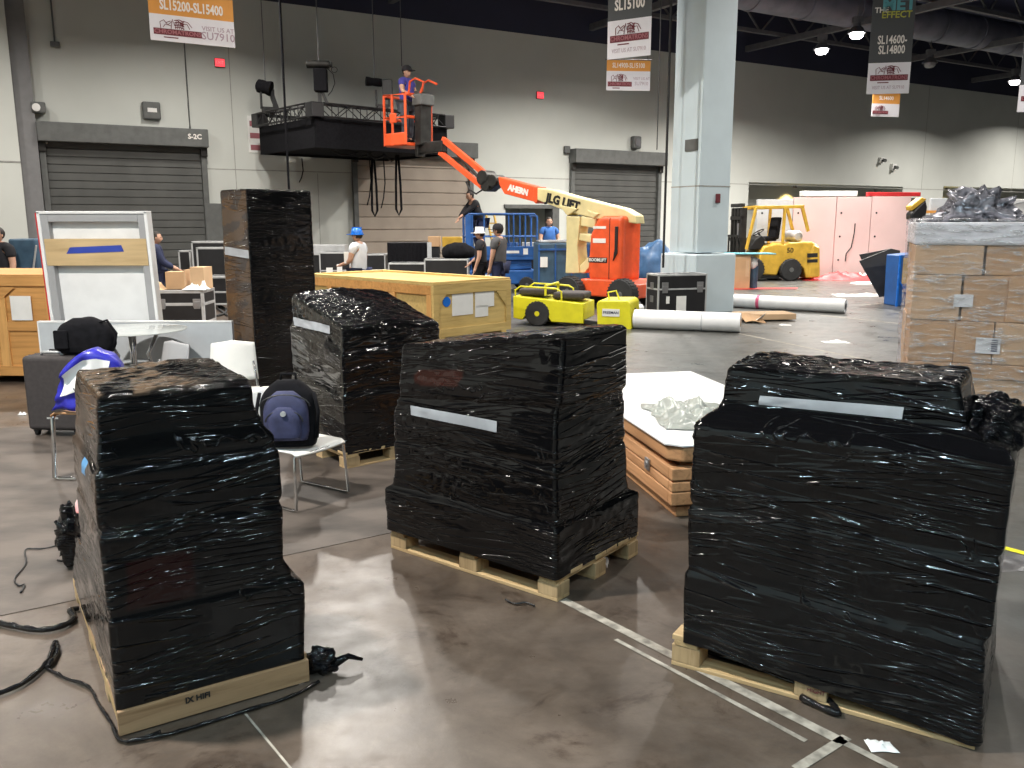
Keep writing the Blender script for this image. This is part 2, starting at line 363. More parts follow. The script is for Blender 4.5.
M['banner_white'] = mat('white_banner_fabric', (.72, .71, .76), .7, var=.02, bump=0)
M['banner_orange'] = mat('orange_banner_print', (.68, .30, .06), .7, var=.03, bump=0)
M['print_white'] = mat('pale_print', (.80, .76, .72), .7, bump=0, var=.02)
M['print_red'] = mat('dark_red_print', (.14, .02, .03), .7, bump=0, var=.02)
M['print_rose'] = mat('rose_print', (.34, .12, .14), .7, bump=0, var=.02)
M['print_mauve'] = mat('mauve_print', (.40, .30, .36), .7, bump=0, var=.02)
M['print_teal'] = mat('teal_print', (.10, .33, .38), .7, bump=0, var=.02)
M['print_lime'] = mat('lime_print', (.42, .42, .06), .7, bump=0, var=.02)
M['suit'] = mat('charcoal_suitcase_fabric', (.045, .038, .038), .75, var=.12, vs=30, bump=.2, bs=200)
M['pack'] = mat('dark_blue_backpack_nylon', (.035, .04, .10), .7, var=.15, vs=15, bump=.2, bs=150)
M['bluebag'] = mat('royal_blue_bag_plastic', (.03, .03, .40), .3, var=.1, bump=.1, bs=20)
M['glass'] = None
def glassy():
    m, t, b = nt('table_glass'); b.inputs['Base Color'].default_value = (.62, .66, .65, 1); b.inputs['Roughness'].default_value = .06
    b.inputs['Transmission Weight'].default_value = .35; b.inputs['IOR'].default_value = 1.45; return m
M['glass'] = glassy()
M['lens'] = emis('lamp_lens', (1, .98, .96), 14); M['lens_off'] = mat('lamp_lens_off', (.3, .3, .32), .2)
M['exit'] = emis('red_sign_light', (1, .06, .08), 2.2); M['warmlens'] = emis('warm_lamp', (1, .75, .3), 12)

# ============================================================ lamps (high bay, each gives its own light)
def high_bay(loc, name_label, on=True, power=1.0, col=(1, .94, .86), group=None, drop=.33, spread=164):
    r = thing('high_bay_lamp', name_label, 'ceiling lamp', loc, 0, group)
    MB().lathe([(.07, .42), (.10, .40), (.11, .18), (.15, .16), (.23, .03), (.25, 0), (.235, 0), (.14, .14), (.02, .16)][::-1], n=20).build('reflector', M['steel_grey'], r, smooth=True)
    MB().cyl((0, 0, .40), (0, 0, .40 + drop), .012).build('rod', M['steel_grey'], r)
    MB().box((0, 0, .36), (.26, .2, .16)).build('ballast_box', M['steel_grey'], r, bevel=.01)
    MB().lathe([(.01, .05), (.15, .05), (.19, .0), (.18, -.08), (.12, -.14), (.01, -.16)], n=20).build('lens', M['lens'] if on else M['lens_off'], r, smooth=True)
    if on:
        ld = bpy.data.lights.new('lamp_light', 'AREA'); ld.shape = 'DISK'; ld.size = .32; ld.energy = LAMP_W * power
        ld.color = col; ld.spread = math.radians(spread)
        lo = bpy.data.objects.new('lamp_light', ld); COL.objects.link(lo); lo.parent = r; lo.location = (0, 0, -.175)
    return r
WARM = (1, .945, .87); COOL = (.66, .90, 1)
# in view, along the back wall
high_bay(G(857, 34, 6.9), 'brightest high bay lamp just left of the hanging banner reading The MET Effect', col=WARM, power=1.6, spread=150)
high_bay(G(822, 50, 6.9), 'lit high bay lamp lower left of the brightest lamp, right of the column', col=WARM, power=1.6, spread=150)
high_bay(G(1015, 82, 6.9), 'lit high bay lamp at the right edge beside a hanging sign', col=WARM, power=1.6, spread=150)
high_bay(G(930, 64, 6.9), 'unlit high bay lamp right of the dark hanging banner', on=False)
# the rest of the hall overhead, and added cool lamps behind the photographer
k = 0
LAMPS = [(-3.7, 2.8, 6.9, 2.2, WARM), (-8.2, 9.5, 7.3, .8, WARM), (-2.2, 10.6, 7.3, 1.1, WARM), (3.6, 9.6, 7.3, .8, WARM),
         (-9.5, 16, 7.1, .6, WARM), (-3.2, 16.0, 7.1, 1.6, WARM), (2.2, 17.5, 7.1, 1.0, WARM), (7.6, 16, 7.1, 1.0, WARM), (5.0, 25.0, 7.1, .6, WARM), (9.5, 21.5, 7.1, .7, WARM),
         (12.0, 20, 7.1, 1.0, WARM), (16, 27, 7.1, 1.0, WARM),
         (-5.5, -2.5, 7.3, .4, COOL), (.6, -4.6, 7.3, .4, COOL), (6.0, -2.2, 7.3, .4, COOL), (6.6, 3.4, 7.3, .7, WARM), (-3.0, -6, 7.3, .4, COOL), (3.4, -6.5, 7.3, .4, COOL), (8.5, -6, 7.3, .4, COOL), (3.0, -1.4, 7.3, .3, COOL), (-1.8, -2.2, 7.3, .3, COOL), (13, 9.5, 7.3, .9, WARM),  # cool lamps are added for glints on the film wrap
         (-2.4, -11, 7.3, .4, COOL), (5, -10.5, 7.3, .4, COOL)]
WALL_WASH = [(tuple(W(s_, n_, 7.3)), p_) for s_, n_, p_ in ((-16.0, 4, .45), (-9.6, 3.8, .6), (.6, 5.6, 2.0), (27.5, 4, 1.8), (36, 4, 1.5))]  # unseen lamps added to brighten the back wall
for q_, pw in WALL_WASH:
    high_bay(q_, 'unseen high bay lamp added to wash the back wall', power=pw, col=WARM, group='added high bay lamps washing the back wall', spread=150)
for X, Y, Z, pw, c in LAMPS:
    high_bay((X, Y, Z), 'unseen high bay lamp hanging over the hall outside the picture', power=pw, col=c, group='high bay lamps over the open floor')

# ============================================================ the setting
def st(name, mb, m, **kw):
    o = mb.build(name, m, **kw); tag(o, kind='structure'); return o
FM = Matrix.Translation((0, 28, 0)) @ Matrix.Rotation(AW, 4, 'Z')      # wall frame: x = s, y = away from the hall, z
def WB(): return MB(FM)
st('floor', WB().b2(-22, 46, -48, 3, -.3, 0), M['floor'])
S0, S1 = -22, 46
mbw = WB()
# back wall with its openings: (s0, s1, top)
OPS = [(-.25, 1.75, 2.12), (10.45, 19.7, 3.12), (22.6, 40, 3.2)]
x = S0
for a, b, top in OPS:
    mbw.b2(x, a, 0, .4, 0, 7.4); mbw.b2(a, b, 0, .4, top, 7.4); x = b
mbw.b2(x, S1, 0, .4, 0, 7.4)
st('wall_back', mbw, M['wall'])
st('wall_back_upper', WB().b2(S0, S1, .02, .4, 7.4, 9.2), M['wall_dark'])
for i, (a, b, top) in enumerate(OPS):
    d = 1.4 if i else 2.4
    mr = WB(); mr.b2(a - .2, b + .2, d, d + .2, 0, top + .3); mr.b2(a - .2, a, .4, d, 0, top + .3); mr.b2(b, b + .2, .4, d, 0, top + .3); mr.b2(a - .2, b + .2, .4, d, top, top + .3)
    mr.b2(a - .2, b + .2, .4, d, -.1, 0)
    st('wall_recess', mr, M['wall'])
ms = WB()
for z in (3.04,): ms.b2(S0, S1, -.004, .01, z - .013, z + .013)
for s in (-17, -8.6, -6.35, 7.7, 21.0, 28, 34): ms.b2(s - .009, s + .009, -.004, .01, 3.0 if s > 7 else 0, 3.0 if s == -6.35 else 7.38)
st('trim_panel_seams', ms, M['seam'])
st('wall_left', WB().b2(S0 - .3, S0, -48, 3, 0, 9.2), M['wall'])
st('wall_right', WB().b2(S1, S1 + .3, -48, 3, 0, 9.2), M['wall'])
st('wall_behind', WB().b2(S0, S1, -48.3, -48, 0, 9.2), M['wall'])
st('ceiling', WB().b2(S0, S1, -48, 3, 9.2, 9.4), M['deck'])
st('wall_pilaster', WB().b2(-17.5, -13.62, -.5, 0, 0, 9.2), M['wall'])
st('trim_pilaster_seam', WB().b2(-17.5, -13.62, -.51, -.5, 3.02, 3.06), M['seam'])
st('trim_dark_strip', WB().b2(-13.62, -13.22, -.3, 0, 0, 9.2), M['pil'])  # full-height strip, darker grey than the wall beside it
# roll-up doors
def rollup(n, s0, s1, top, m, hood=.42, slat=.19, sign=None):
    root = bpy.data.objects.new('door_%d' % n, None); COL.objects.link(root); tag(root, kind='structure')
    root.location = W(s0); root.rotation_euler = (0, 0, AW); w_ = s1 - s0
    mb = MB(); z = 0
    zt = top - hood
    prof = []
    while z < zt:
        z2 = min(z + slat, zt); e_ = .030 if slat > .3 else .018
        prof += [(-.012, z + .004), (-.012 - e_, z + .014), (-.012 - e_, z2 - .014), (-.012, z2 - .004)]; z = z2
    vs = []; fs = []
    for yy, zz in prof: vs += [(.1, yy, zz), (w_ - .1, yy, zz)]
    for i in range(len(prof) - 1): fs.append((2 * i, 2 * i + 1, 2 * i + 3, 2 * i + 2))
    mb.add(vs, fs); mb.b2(.1, w_ - .1, -.012, -.002, 0, zt)
    mb.build('shutter', m, root, fix=False)
    f = MB(); f.b2(0, .14, -.14, -.003, 0, top - .1); f.b2(w_ - .14, w_, -.14, -.003, 0, top - .1); f.build('guide_rail', M['frame_grey'], root, bevel=.01)
    hd = MB(); hd.prism([(-.02, zt - .03), (-.02, top), (w_ + .02, top), (w_ + .02, zt - .03)], -.42, -.003); hd.build('hood', M['frame_grey'], root, bevel=.02)
    for q in (.07, w_ - .07): MB().box((q, -.16, zt - .1), (.16, .1, .3)).build('bracket', M['dark_steel'], root, bevel=.01)
    if sign: text('lettering', sign, .17, M['print_white'], root, (w_ - .32, -.425, top - .2), bold=.006)
    return root
rollup(1, -13.2, -9.35, 4.0, M['door_grey'], sign='S-2C')
rollup(2, -5.35, -1.45, 4.0, M['door_tan'], slat=.36)
rollup(3, 2.2, 6.05, 4.0, M['door_grey'])
# beige hollow metal jambs of the small opening
f = WB(); f.b2(1.52, 1.78, -.06, .42, 0, 2.2); f.b2(-.3, 1.78, -.06, .1, 2.08, 2.2); st('trim_opening_frame', f, M['frame_grey'])
# roof steel, ducts
duct = WB()
def duct_run(sA, nA, sB, nB, z, r, n=20):
    a = Vector((sA, -nA, z)); b = Vector((sB, -nB, z)); duct.cyl(a, b, r, n=n)
    L = (b - a).length; kk = int(L / 2.2)
    for i in range(kk): p = a.lerp(b, (i + .5) / kk); q = p + (b - a).normalized() * .08; duct.cyl(p, q, r * 1.05, n=n)
duct_run(-20, 4.6, 44, 4.6, 8.3, .55); duct_run(9.5, 13.5, 44, 2.5, 8.2, .38)
duct_run(-20, 13, 44, 13, 8.5, .6)
st('ceiling_ducts', duct, M['duct'], smooth=True)
js = WB()
for nn in (1.6, 7.2, 10.2, 16.5, 20, 24, 28, 34): 
    js.b2(-20, 44, -nn - .07, -nn + .07, 8.0, 8.12); js.b2(-20, 44, -nn - .07, -nn + .07, 8.95, 9.05)
    for i in range(64): js.beam((-20 + i, -nn, 8.05 if i % 2 else 9.0), (-19 + i, -nn, 9.0 if i % 2 else 8.05), .05)
for ss in range(-18, 44, 7): js.b2(ss - .08, ss + .08, -40, 0, 7.75, 7.95)
st('ceiling_trusses', js, M['steel_grey'])
# floor carpet and painted or taped lines
cp = [(-16, 1.2 + 0), (-2.2, 3.43), (-1.86, 3.53), (-1.03, 4.16), (-.62, 4.44), (-.1, 4.85), (-.75, 7.5), (-9, 6.8), (-16, 4)]
tag(MB().slab([(-8, 2.35), (-2.18, 3.42), (-1.03, 4.16), (-.62, 4.43), (.1, 4.75), (-.5, 7.1), (-3.6, 6.95), (-5.2, 6.6), (-8, 6.0)], 0, .003).build('carpet', M['carpet']),
    'worn grey carpet with a straight cut edge under the left chairs', 'carpet')
def line(a, b, w_=.05, name='trim_floor_line', mm='tapewhite', z=.0025):
    mb = MB(); a = Vector((a[0], a[1], 0)); b = Vector((b[0], b[1], 0)); L = (b - a).length
    d = (b - a).normalized(); sd = Vector((-d.y, d.x, 0)) * w_ / 2; k = max(2, int(L / .12)); vs = []; fs = []
    for i in range(k + 1):
        p = a.lerp(b, i / k); wv = 1 + .10 * noise.noise(p * 9)
        vs += [p + sd * wv + Vector((0, 0, z)), p - sd * wv + Vector((0, 0, z))]
    for i in range(k): fs.append((2 * i, 2 * i + 1, 2 * i + 3, 2 * i + 2))
    mb.add(vs, fs); mb.v = [Vector(v) for v in mb.v]
    return tag(mb.build(name, M[mm]), kind='structure')
g2 = lambda a, b: G(a, b)
line(G(562, 600), G(840, 742), .045); line(G(615, 640), G(805, 742), .02); line(G(840, 742), G(895, 770), .03)
line(G(846, 738), G(795, 770), .035)
line(G(243, 712), G(295, 775), .008, mm='tapewhite')
line(G(738, 334), G(1000, 388), .05); line(G(1000, 548), G(1030, 556), .05, mm='lemon')
line(G(560, 345), G(900, 372), .02, mm='seam'); line(G(860, 306), G(905, 302), .06); line(G(820, 316), G(915, 326), .07)
# ============================================================ square column with a wider plinth
c0 = Vector((3.43, 15.55, 0)); cs = .74
r = thing('concrete_column', 'tall pale square column on a wider plinth in the middle of the hall', 'column', c0 + (U * 0) + Vector((0, .45, 0)), AW)
MB().b2(-cs / 2, cs / 2, -cs / 2, cs / 2, 1.1, 9.2).build('shaft', M['column'], r, bevel=.015)
mb = MB(); h_ = .485
mb.slab([(-h_, -h_), (h_, -h_), (h_, h_), (-h_, h_)], 0, 1.08); mb.build('plinth', M['column'], r, bevel=.03)
mb = MB(); mb.b2(-cs / 2 - .004, cs / 2 + .004, -cs / 2 - .004, cs / 2 + .004, 2.26, 2.28); mb.build('joint_line', M['seam'], r)
MB().b2(.02, .12, -cs / 2 - .03, -cs / 2, 1.98, 2.14).build('fire_alarm_pull', M['print_red'], r, bevel=.01)
pl = MB().b2(-cs / 2 - .02, -cs / 2, -.30, .02, 2.88, 3.08).build('number_plate', M['frame_grey'], r)
# ============================================================ wrapped pallets
class VP:
    """vertical plane through o (x, y) in direction rz: pixel -> (distance along, height)"""
    def __init__(s, o, rz): s.o = Vector((o[0], o[1])); s.rz = rz; s.d = Vector((math.cos(rz), math.sin(rz)))
    def at(s, px, py):
        r = ray(px, py); det = r.x * s.d.y - r.y * s.d.x           # k*r.xy = o + t*d
        t = (s.o.x * r.y - s.o.y * r.x) / (-(s.d.x * r.y - s.d.y * r.x)) * 1.0
        k = (s.o.x * s.d.y - s.o.y * s.d.x) / det
        return (t, H + r.z * k)
    def pts(s, *pp): return [s.at(*p) for p in pp]
class Load:
    def __init__(s, keys, seed=0, amp=.009, tilt=None, seams=(), r=.014, crumple=1.0, drop=0):
        s.drop = drop
        s.k = keys; s.seed = seed; s.amp = amp; s.tilt = tilt; s.seams = seams; s.r = r; s.cr = crumple
        s.zt = keys[-1][0]
    def bounds(s, z):
        k = s.k
        if z <= k[0][0]: return k[0][1:]
        for a, b in zip(k, k[1:]):
            if z <= b[0]:
                f = (z - a[0]) / (b[0] - a[0]); f = f * f * (3 - 2 * f)
                return tuple(p + (q - p) * f for p, q in zip(a[1:], b[1:]))
        return k[-1][1:]
    def disp(s, p, u):
        sd = s.seed; q = Vector((p[0], p[1], p[2]))
        d = s.amp * noise.noise(q * 3.5 + Vector((sd, 0, 0))) + s.amp * .5 * noise.noise(Vector((u * 4, q.z * 16, sd)))
        mk = max(0, noise.noise(q * 1.7 + Vector((sd, 9, 0))) + .12) * 2.2
        for (fu, fz, sl, a) in ((1.2, 17, .16, .5 * mk), (1.6, 24, -.2, .4 * mk)):
            v = (q.z + sl * (u + .15 * noise.noise(Vector((u * 3, q.z * 3, sd))))) * fz
            n = noise.noise(Vector((u * fu, v, sd + fu))); d += s.amp * a * max(0, 1 - abs(n) * 6) * s.cr
        m = noise.noise(q * 2.6 + Vector((0, sd, 5)))
        if m > .05: d += (m - .05) * s.amp * 1.8 * noise.noise(q * 28 + Vector((sd, 1, 0))) * s.cr
        for zz in s.seams: d -= .010 * math.exp(-((q.z - zz) / .014) ** 2)
        return d
    def point(s, side, t, z, extra=0):
        x0, x1, y0, y1 = s.bounds(z)
        if side == 0: p = Vector((x0 + t, y0, z)); n = Vector((0, -1, 0)); u = t
        elif side == 3: p = Vector((x0, y0 + t, z)); n = Vector((-1, 0, 0)); u = -t
        d = s.disp(p, u); p = p + n * (d + extra)
        return s.tl(p)
    def tl(s, p):
        if s.tilt:
            p = Vector(p); p.z = p.z * (1 + (s.tilt(p.x, p.y) / s.zt - 1) * min(1, max(0, (p.z / s.zt)))) 
        return p
    def mesh(s, name, parent, tint=None, step=.013):
        x0, x1, y0, y1 = s.bounds(s.k[0][0]); nx = int((x1 - x0) / step); ny = int((y1 - y0) / step)
        z0 = s.k[0][0]; nz = int((s.zt - z0) / step); vs = []; uv = []; tc = []
        def ringp(b, z, f=1):
            x0, x1, y0, y1 = b; cx, cy = (x0 + x1) / 2, (y0 + y1) / 2; out = []
            per = 0
            for sd, m in ((0, nx), (1, ny), (2, nx), (3, ny)):
                for i in range(m):
                    t = i / m
                    if sd == 0: x, y = x0 + (x1 - x0) * t, y0; u = (x1 - x0) * t
                    elif sd == 1: x, y = x1, y0 + (y1 - y0) * t; u = (x1 - x0) + (y1 - y0) * t
                    elif sd == 2: x, y = x1 - (x1 - x0) * t, y1; u = (x1 - x0) * (1 + t) + (y1 - y0)
                    else: x, y = x0, y1 - (y1 - y0) * t; u = -(y1 - y0) * (1 - t)
                    r = s.r; ix = min(max(x, x0 + r), x1 - r); iy = min(max(y, y0 + r), y1 - r)
                    dx, dy = x - ix, y - iy; L = math.hypot(dx, dy)
                    nx_, ny_ = (dx / L, dy / L) if L > 1e-9 else (0, 0)
                    X, Y = (ix + nx_ * r, iy + ny_ * r)
                    out.append((cx + (X - cx) * f, cy + (Y - cy) * f, nx_, ny_, u, sd))
            return out
        rings = 0
        for j in range(nz + 1):
            z = z0 + (s.zt - .02 - z0) * j / nz
            for X, Y, a, b, u, sd in ringp(s.bounds(z), z):
                d = s.disp((X, Y, z), u); p = Vector((X + a * d, Y + b * d, z)); vs.append(s.tl(p)); uv.append((u, z)); tc.append(tint(sd, X, Y, z) if tint else None)
            rings += 1
        if s.drop:
            for v in vs: v.z -= s.drop * max(0, min(1, (v.x - .15) / .85)) * max(0, 1 - (v.z - z0) / .45)
        K = int(min(x1 - x0, y1 - y0) / 2 / step)
        for k in range(0, K + 1):
            f = 1 - k / (K + .5); f = f if k else .985
            for X, Y, a, b, u, sd in ringp(s.bounds(s.zt), s.zt, f):
                z = s.zt - (.006 if k == 0 else 0)
                d = s.disp((X, Y, s.zt * 1.3), X * .8 + Y) * 1.3 + .006 * noise.noise(Vector((X * 22, Y * 22, s.seed)))
                p = Vector((X, Y, z + d)); vs.append(s.tl(p)); uv.append((X + 3, Y)); tc.append(tint(4, X, Y, z) if tint else None)
            rings += 1
        n = 2 * (nx + ny); fs = []
        for j in range(rings - 1):
            for i in range(n):
                fs.append((j * n + i, j * n + (i + 1) % n, (j + 1) * n + (i + 1) % n, (j + 1) * n + i))
        fs.append(tuple((rings - 1) * n + i for i in range(n)))
        me = bpy.data.meshes.new(name); me.from_pydata([tuple(v) for v in vs], [], fs); me.materials.append(M['film'])
        ul = me.uv_layers.new(name='UVMap'); per = 2 * ((x1 - x0) + (y1 - y0))
        for pg in me.polygons:
            us = [uv[me.loops[l].vertex_index] for l in pg.loop_indices]; um = max(q[0] for q in us)
            for l, q in zip(pg.loop_indices, us):
                uu = q[0]
                if um - uu > 1.2: uu += per
                ul.data[l].uv = (uu, q[1])
        ca = me.color_attributes.new('tint', 'FLOAT_COLOR', 'POINT')
        for i, c in enumerate(tc): ca.data[i].color = (*(c or (.0035, .0035, .004)), 1)
        for p in me.polygons: p.use_smooth = True
        o = bpy.data.objects.new(name, me); COL.objects.link(o); o.parent = parent; return o
    def strip(s, name, parent, side, a, b, m, dy=0):
        """a, b = ((t, z_top, z_bottom)) at the two ends"""
        nx = 26; ny = 6; vs = []
        def fn(i, j):
            t = a[0] + (b[0] - a[0]) * i; zt = a[1] + (b[1] - a[1]) * i; zb = a[2] + (b[2] - a[2]) * i
            z = zb + (zt - zb) * j
            return s.point(side, t, z, dy or .005)
        mb = MB().sheet(nx, ny, fn)
        return mb.build(name, m, parent, smooth='full', fix=False)
def pallet_parts(root, w_, d_, h=.12, nb=6, block=True, along='x', over=0, mats=('pine', 'pineY', 'pineZ')):
    mx, my, mz = M[mats[0]], M[mats[1]], M[mats[2]]; th = .02
    rnd = random.Random(int(w_ * 1000 + d_ * 77))
    bw = min(.11, d_ / (nb + .5)); 
    for i in range(nb):           # top deck, boards along x
        y = bw / 2 + (d_ - bw) * i / (nb - 1)
        MB().box((w_ / 2, y, h - th / 2), (w_ + rnd.uniform(-.006, .006), bw, th)).build('deck_board', mx, root, bevel=.002)
    if block:
        for i in range(3):
            x = .055 + (w_ - .11) * i / 2
            MB().box((x, d_ / 2, h - th * 1.5), (.09, d_, th)).build('cross_board', my, root, bevel=.002)
            for j in range(3):
                y = .05 + (d_ - .10) * j / 2
                MB().box((x, y, (h - th * 2 + th * .8) / 2), (.11, .095, h - th * 2 - th * .8)).build('block', mz, root, bevel=.003)
        for j in range(3):
            y = .05 + (d_ - .10) * j / 2
            MB().box((w_ / 2, y, th * .4), (w_, .095, th * .8)).build('bottom_board', mx, root, bevel=.002)
    else:
        for i in range(3):
            y = .02 + (d_ - .04) * i / 2
            MB().box((w_ / 2, y, (h - th) / 2 + .008), (w_, .04, h - th - .016)).build('stringer', mx, root, bevel=.003)
        for i in range(4):
            x = .05 + (w_ - .1) * i / 3
            MB().box((x, d_ / 2, .008), (.09, d_, .016)).build('bottom_board', my, root, bevel=.002)
# --- left front
LO = (-1.28, 2.53); LR = .567
rl = thing('wrapped_pallet', 'leftmost black film-wrapped pallet load, narrow and tall, on a solid board base', 'wrapped pallet', (*LO, 0), LR)
keysL = [(.085, 0, .63, .012, 1.26), (.38, 0, .64, .0, .96), (.43, 0, .60, 0, .75), (.50, 0, .572, 0, .66), (.76, -.003, .575, 0, .62), (.88, .0, .575, .0, .61), (.93, .012, .565, .01, .60), (.99, .02, .53, .02, .60), (1.05, .022, .505, .02, .59), (1.135, .03, .50, .025, .58)]
def tintL(sd, x, y, z):
    n = noise.noise(Vector((x * 6, y * 6, z * 5 + 3)))
    if sd == 4:
        n2 = noise.noise(Vector((x * 5 + y * 9, y * 30 - x * 16, 4)))
        if x < .30 + .12 * n and n > -.25 and n2 > -.22: return (.115, .08, .055) if n2 > .0 else (.04, .03, .022)
        return (.022, .018, .015) if n > .15 else None
    if sd == 3 and z > .62: return (.038, .023, .015) if n > -.1 else (.009, .007, .006)
    if sd == 3: return (.013, .011, .010) if n > -.2 else None
    if sd == 0 and .42 < z < .60 and .06 < x < .27: return (.014, .003, .003)
    return None
ld = Load(keysL, 3.1, .005, seams=(.42, .70, .90))
ld.mesh('film_wrapped_load', rl, tintL)
vpl = VP(LO, LR + PI / 2)
a = vpl.at(85, 456), vpl.at(85, 468); b = vpl.at(99, 480), vpl.at(99, 492)
ld.strip('tape_strip', rl, 3, (abs(a[0][0]), a[0][1], a[1][1] ), (abs(b[0][0]), b[0][1], b[1][1]), mat('light_blue_tape', (.10, .28, .52), .4, bump=0), .016)
w_, d_, hh = .64, 1.28, .095
for nm, bx, mt_ in (('side_board', (0, w_, 0, .02, .006, hh - .004), 'oldY_'), ):
    MB().b2(*bx).build(nm, M['old'], rl, bevel=.003)
for xx in (.0, w_ - .022): MB().b2(xx, xx + .022, .022, d_, hh - .045, hh - .004).build('side_board', M['oldY'], rl, bevel=.003)
for yy in (.25, .70, d_ - .09):
    for xx in (.002, w_ / 2 - .03, w_ - .07): MB().b2(xx, xx + .06, yy, yy + .09, .0, hh - .045).build('block', M['pineZ'], rl, bevel=.003)
for i in range(5): MB().b2(0, w_, .022 + i * .25, .022 + i * .25 + .2, hh - .003, hh + .012).build('deck_board', M['old'], rl, bevel=.002)
text('stamp', 'IX HIFI', .028, M['black'], rl, (.25, -.0015, .066), th=.0008, bold=.001)
# --- centre
CO = (-.63, 4.19); CR = -.665
rc = thing('wrapped_pallet', 'middle black film-wrapped pallet load with a white paper strip on its left face', 'wrapped pallet', (*CO, 0), CR)
keysC = [(.105, -.015, 1.05, -.012, .71), (.33, -.02, 1.055, -.014, .70), (.375, .03, 1.04, .0, .62), (.44, .045, 1.04, .0, .60), (.76, .05, 1.035, .0, .58), (.84, .06, 1.03, .01, .57), (.90, .085, 1.05, .01, .56), (1.19, .095, 1.06, .02, .54)]
tiltC = lambda x, y: 1.19 - .14 * max(0, 1 - x / 1.0) - .01 * y
tintC = lambda sd, x, y, z: (.028, .008, .006) if sd == 0 and .95 < z < 1.03 and .15 < x < .5 and noise.noise(Vector((x * 5, z * 9, 1))) > -.1 else None
lc = Load(keysC, 8.4, .006, tiltC, seams=(.35, .62, .87))
lc.mesh('film_wrapped_load', rc, tintC)
vpc = VP(CO, CR)
def strip_px(L_, name, root, vp, side, p, off, m, dy=0):
    q = [vp.at(*k) for k in p]          # top-left, bottom-left, top-right, bottom-right
    f = lambda z: z
    L_.strip(name, root, side, (abs(q[0][0]) - off, q[0][1], q[1][1]), (abs(q[2][0]) - off, q[2][1], q[3][1]), m, dy)
lc2 = Load(keysC, 8.4, .006, None, seams=(.35, .62, .87))
strip_px(lc2, 'label_strip', rc, VP(Vector(CO) , CR), 0, [(411, 405), (414, 415), (497, 421), (496, 432)], .05, M['paper_grey'])
pallet_parts(rc, 1.05, .71, .118, 7)
# --- right
RO = (.60, 3.0); RR = -.56
rr_ = thing('wrapped_pallet', 'rightmost and largest black film-wrapped pallet load, streaked, with a small upper tier', 'wrapped pallet', (*RO, 0), RR)
keysR = [(.105, .04, 1.035, -.008, .78), (.38, .035, 1.02, .004, .80), (.41, .04, 1.03, .015, .80), (.62, .04, 1.035, .01, .80), (.66, .045, 1.04, .012, .8), (.94, .05, 1.045, .0, .8), (.965, .07, 1.03, .04, .78), (.985, .10, .98, .09, .68), (1.01, .115, .90, .115, .56), (1.145, .125, .875, .13, .52)]
lr = Load(keysR, 15.7, .006, seams=(.39, .64), drop=.085)
lr.mesh('film_wrapped_load', rr_)
ob = Vector(RO) + Vector((-math.sin(RR), math.cos(RR))) * .10
strip_px(lr, 'label_strip', rr_, VP(ob, RR), 0, [(754, 396), (755, 405), (897, 408), (896, 420)], .10, M['paper_grey'])
# lump of loose film at the right rear corner of the upper level
mb = MB(); mb.ball((.96, .36, .985), .12, .72, 1.9, .66, n=70, m=46, wob=.25, seed=4)
mb.v = [v + (v - Vector((.96, .36, .985))) * (.28 * abs(noise.noise(v * 14)) + .14 * abs(noise.noise(v * 34))) for v in mb.v]
hump = mb.build('crumpled_film', M['film'], rr_, smooth='full')
def fill_attr(o, c=(.004, .004, .005)):
    me = o.data
    if not me.uv_layers:
        ul = me.uv_layers.new(name='UVMap')
        for l in me.loops: v = me.vertices[l.vertex_index].co; ul.data[l.index].uv = (v.x + v.y, v.z * 1.5 + v.y)
    ca = me.color_attributes.new('tint', 'FLOAT_COLOR', 'POINT')
    for i in range(len(me.vertices)): ca.data[i].color = (*c, 1)
    return o
fill_attr(hump)
pallet_parts(rr_, 1.02, .70, .125, 7)
text('stamp', 'MANAC\nHIGHT', .02, M['print_red'], rr_, (.53, -.0015, .062), th=.0008)
# --- behind the middle one
MO = (-1.13, 5.62); MR = .68
rm = thing('wrapped_pallet', 'black film-wrapped pallet load with a sloping top, behind the middle one and the backpack', 'wrapped pallet', (*MO, 0), MR)
keysM = [(.10, 0, .80, 0, .80), (.5, 0, .80, .0, .80), (.56, .01, .8, .01, .8), (.80, .0, .82, 0, .8), (.86, .02, .80, .02, .78), (1.0, .03, .79, .03, .78)]
tintM = lambda sd, x, y, z: (.035, .032, .028) if sd == 3 and noise.noise(Vector((y * 3, z * 6, 7))) > -.15 else None  # reflected light put into the colour of the left face
lm = Load(keysM, 21.3, .009, lambda x, y: .95 + .24 * y + .03 * math.sin(x * 4), seams=(.53, .83))
lm.mesh('film_wrapped_load', rm, tintM, step=.016)
strip_px(Load(keysM, 21.3, .009, None), 'label_strip', rm, VP(MO, MR + PI / 2), 3, [(330, 326), (330, 334), (294, 317), (294, 325)], 0, M['paper_grey'], .016)
pallet_parts(rm, .80, .80, .115, 6)
# --- the tall narrow one
TO = (-2.40, 7.93); TR = .80
rt = thing('wrapped_pallet', 'tall narrow upright load in dark film, brown reflection painted on its left face, left of the yellow crate', 'wrapped pallet', (*TO, 0), TR)
keysT = [(.10, 0, .69, 0, .5), (1.0, .0, .69, 0, .5), (1.95, .005, .685, .005, .495)]
tintT = lambda sd, x, y, z: ((.085, .055, .035) if noise.noise(Vector((y * 4 + z * 3, z * 9, 2))) > -.05 else (.05, .04, .035)) if sd == 3 else None  # brownish reflection painted into the left face colour
lt = Load(keysT, 31.3, .003, seams=())
lt.mesh('film_wrapped_load', rt, tintT, step=.02)
strip_px(lt, 'label_strip', rt, VP(TO, TR + PI / 2), 3, [(249, 250), (249, 258), (225, 246), (225, 254)], 0, M['paper_grey'])
pallet_parts(rt, .64, .5, .11, 5)
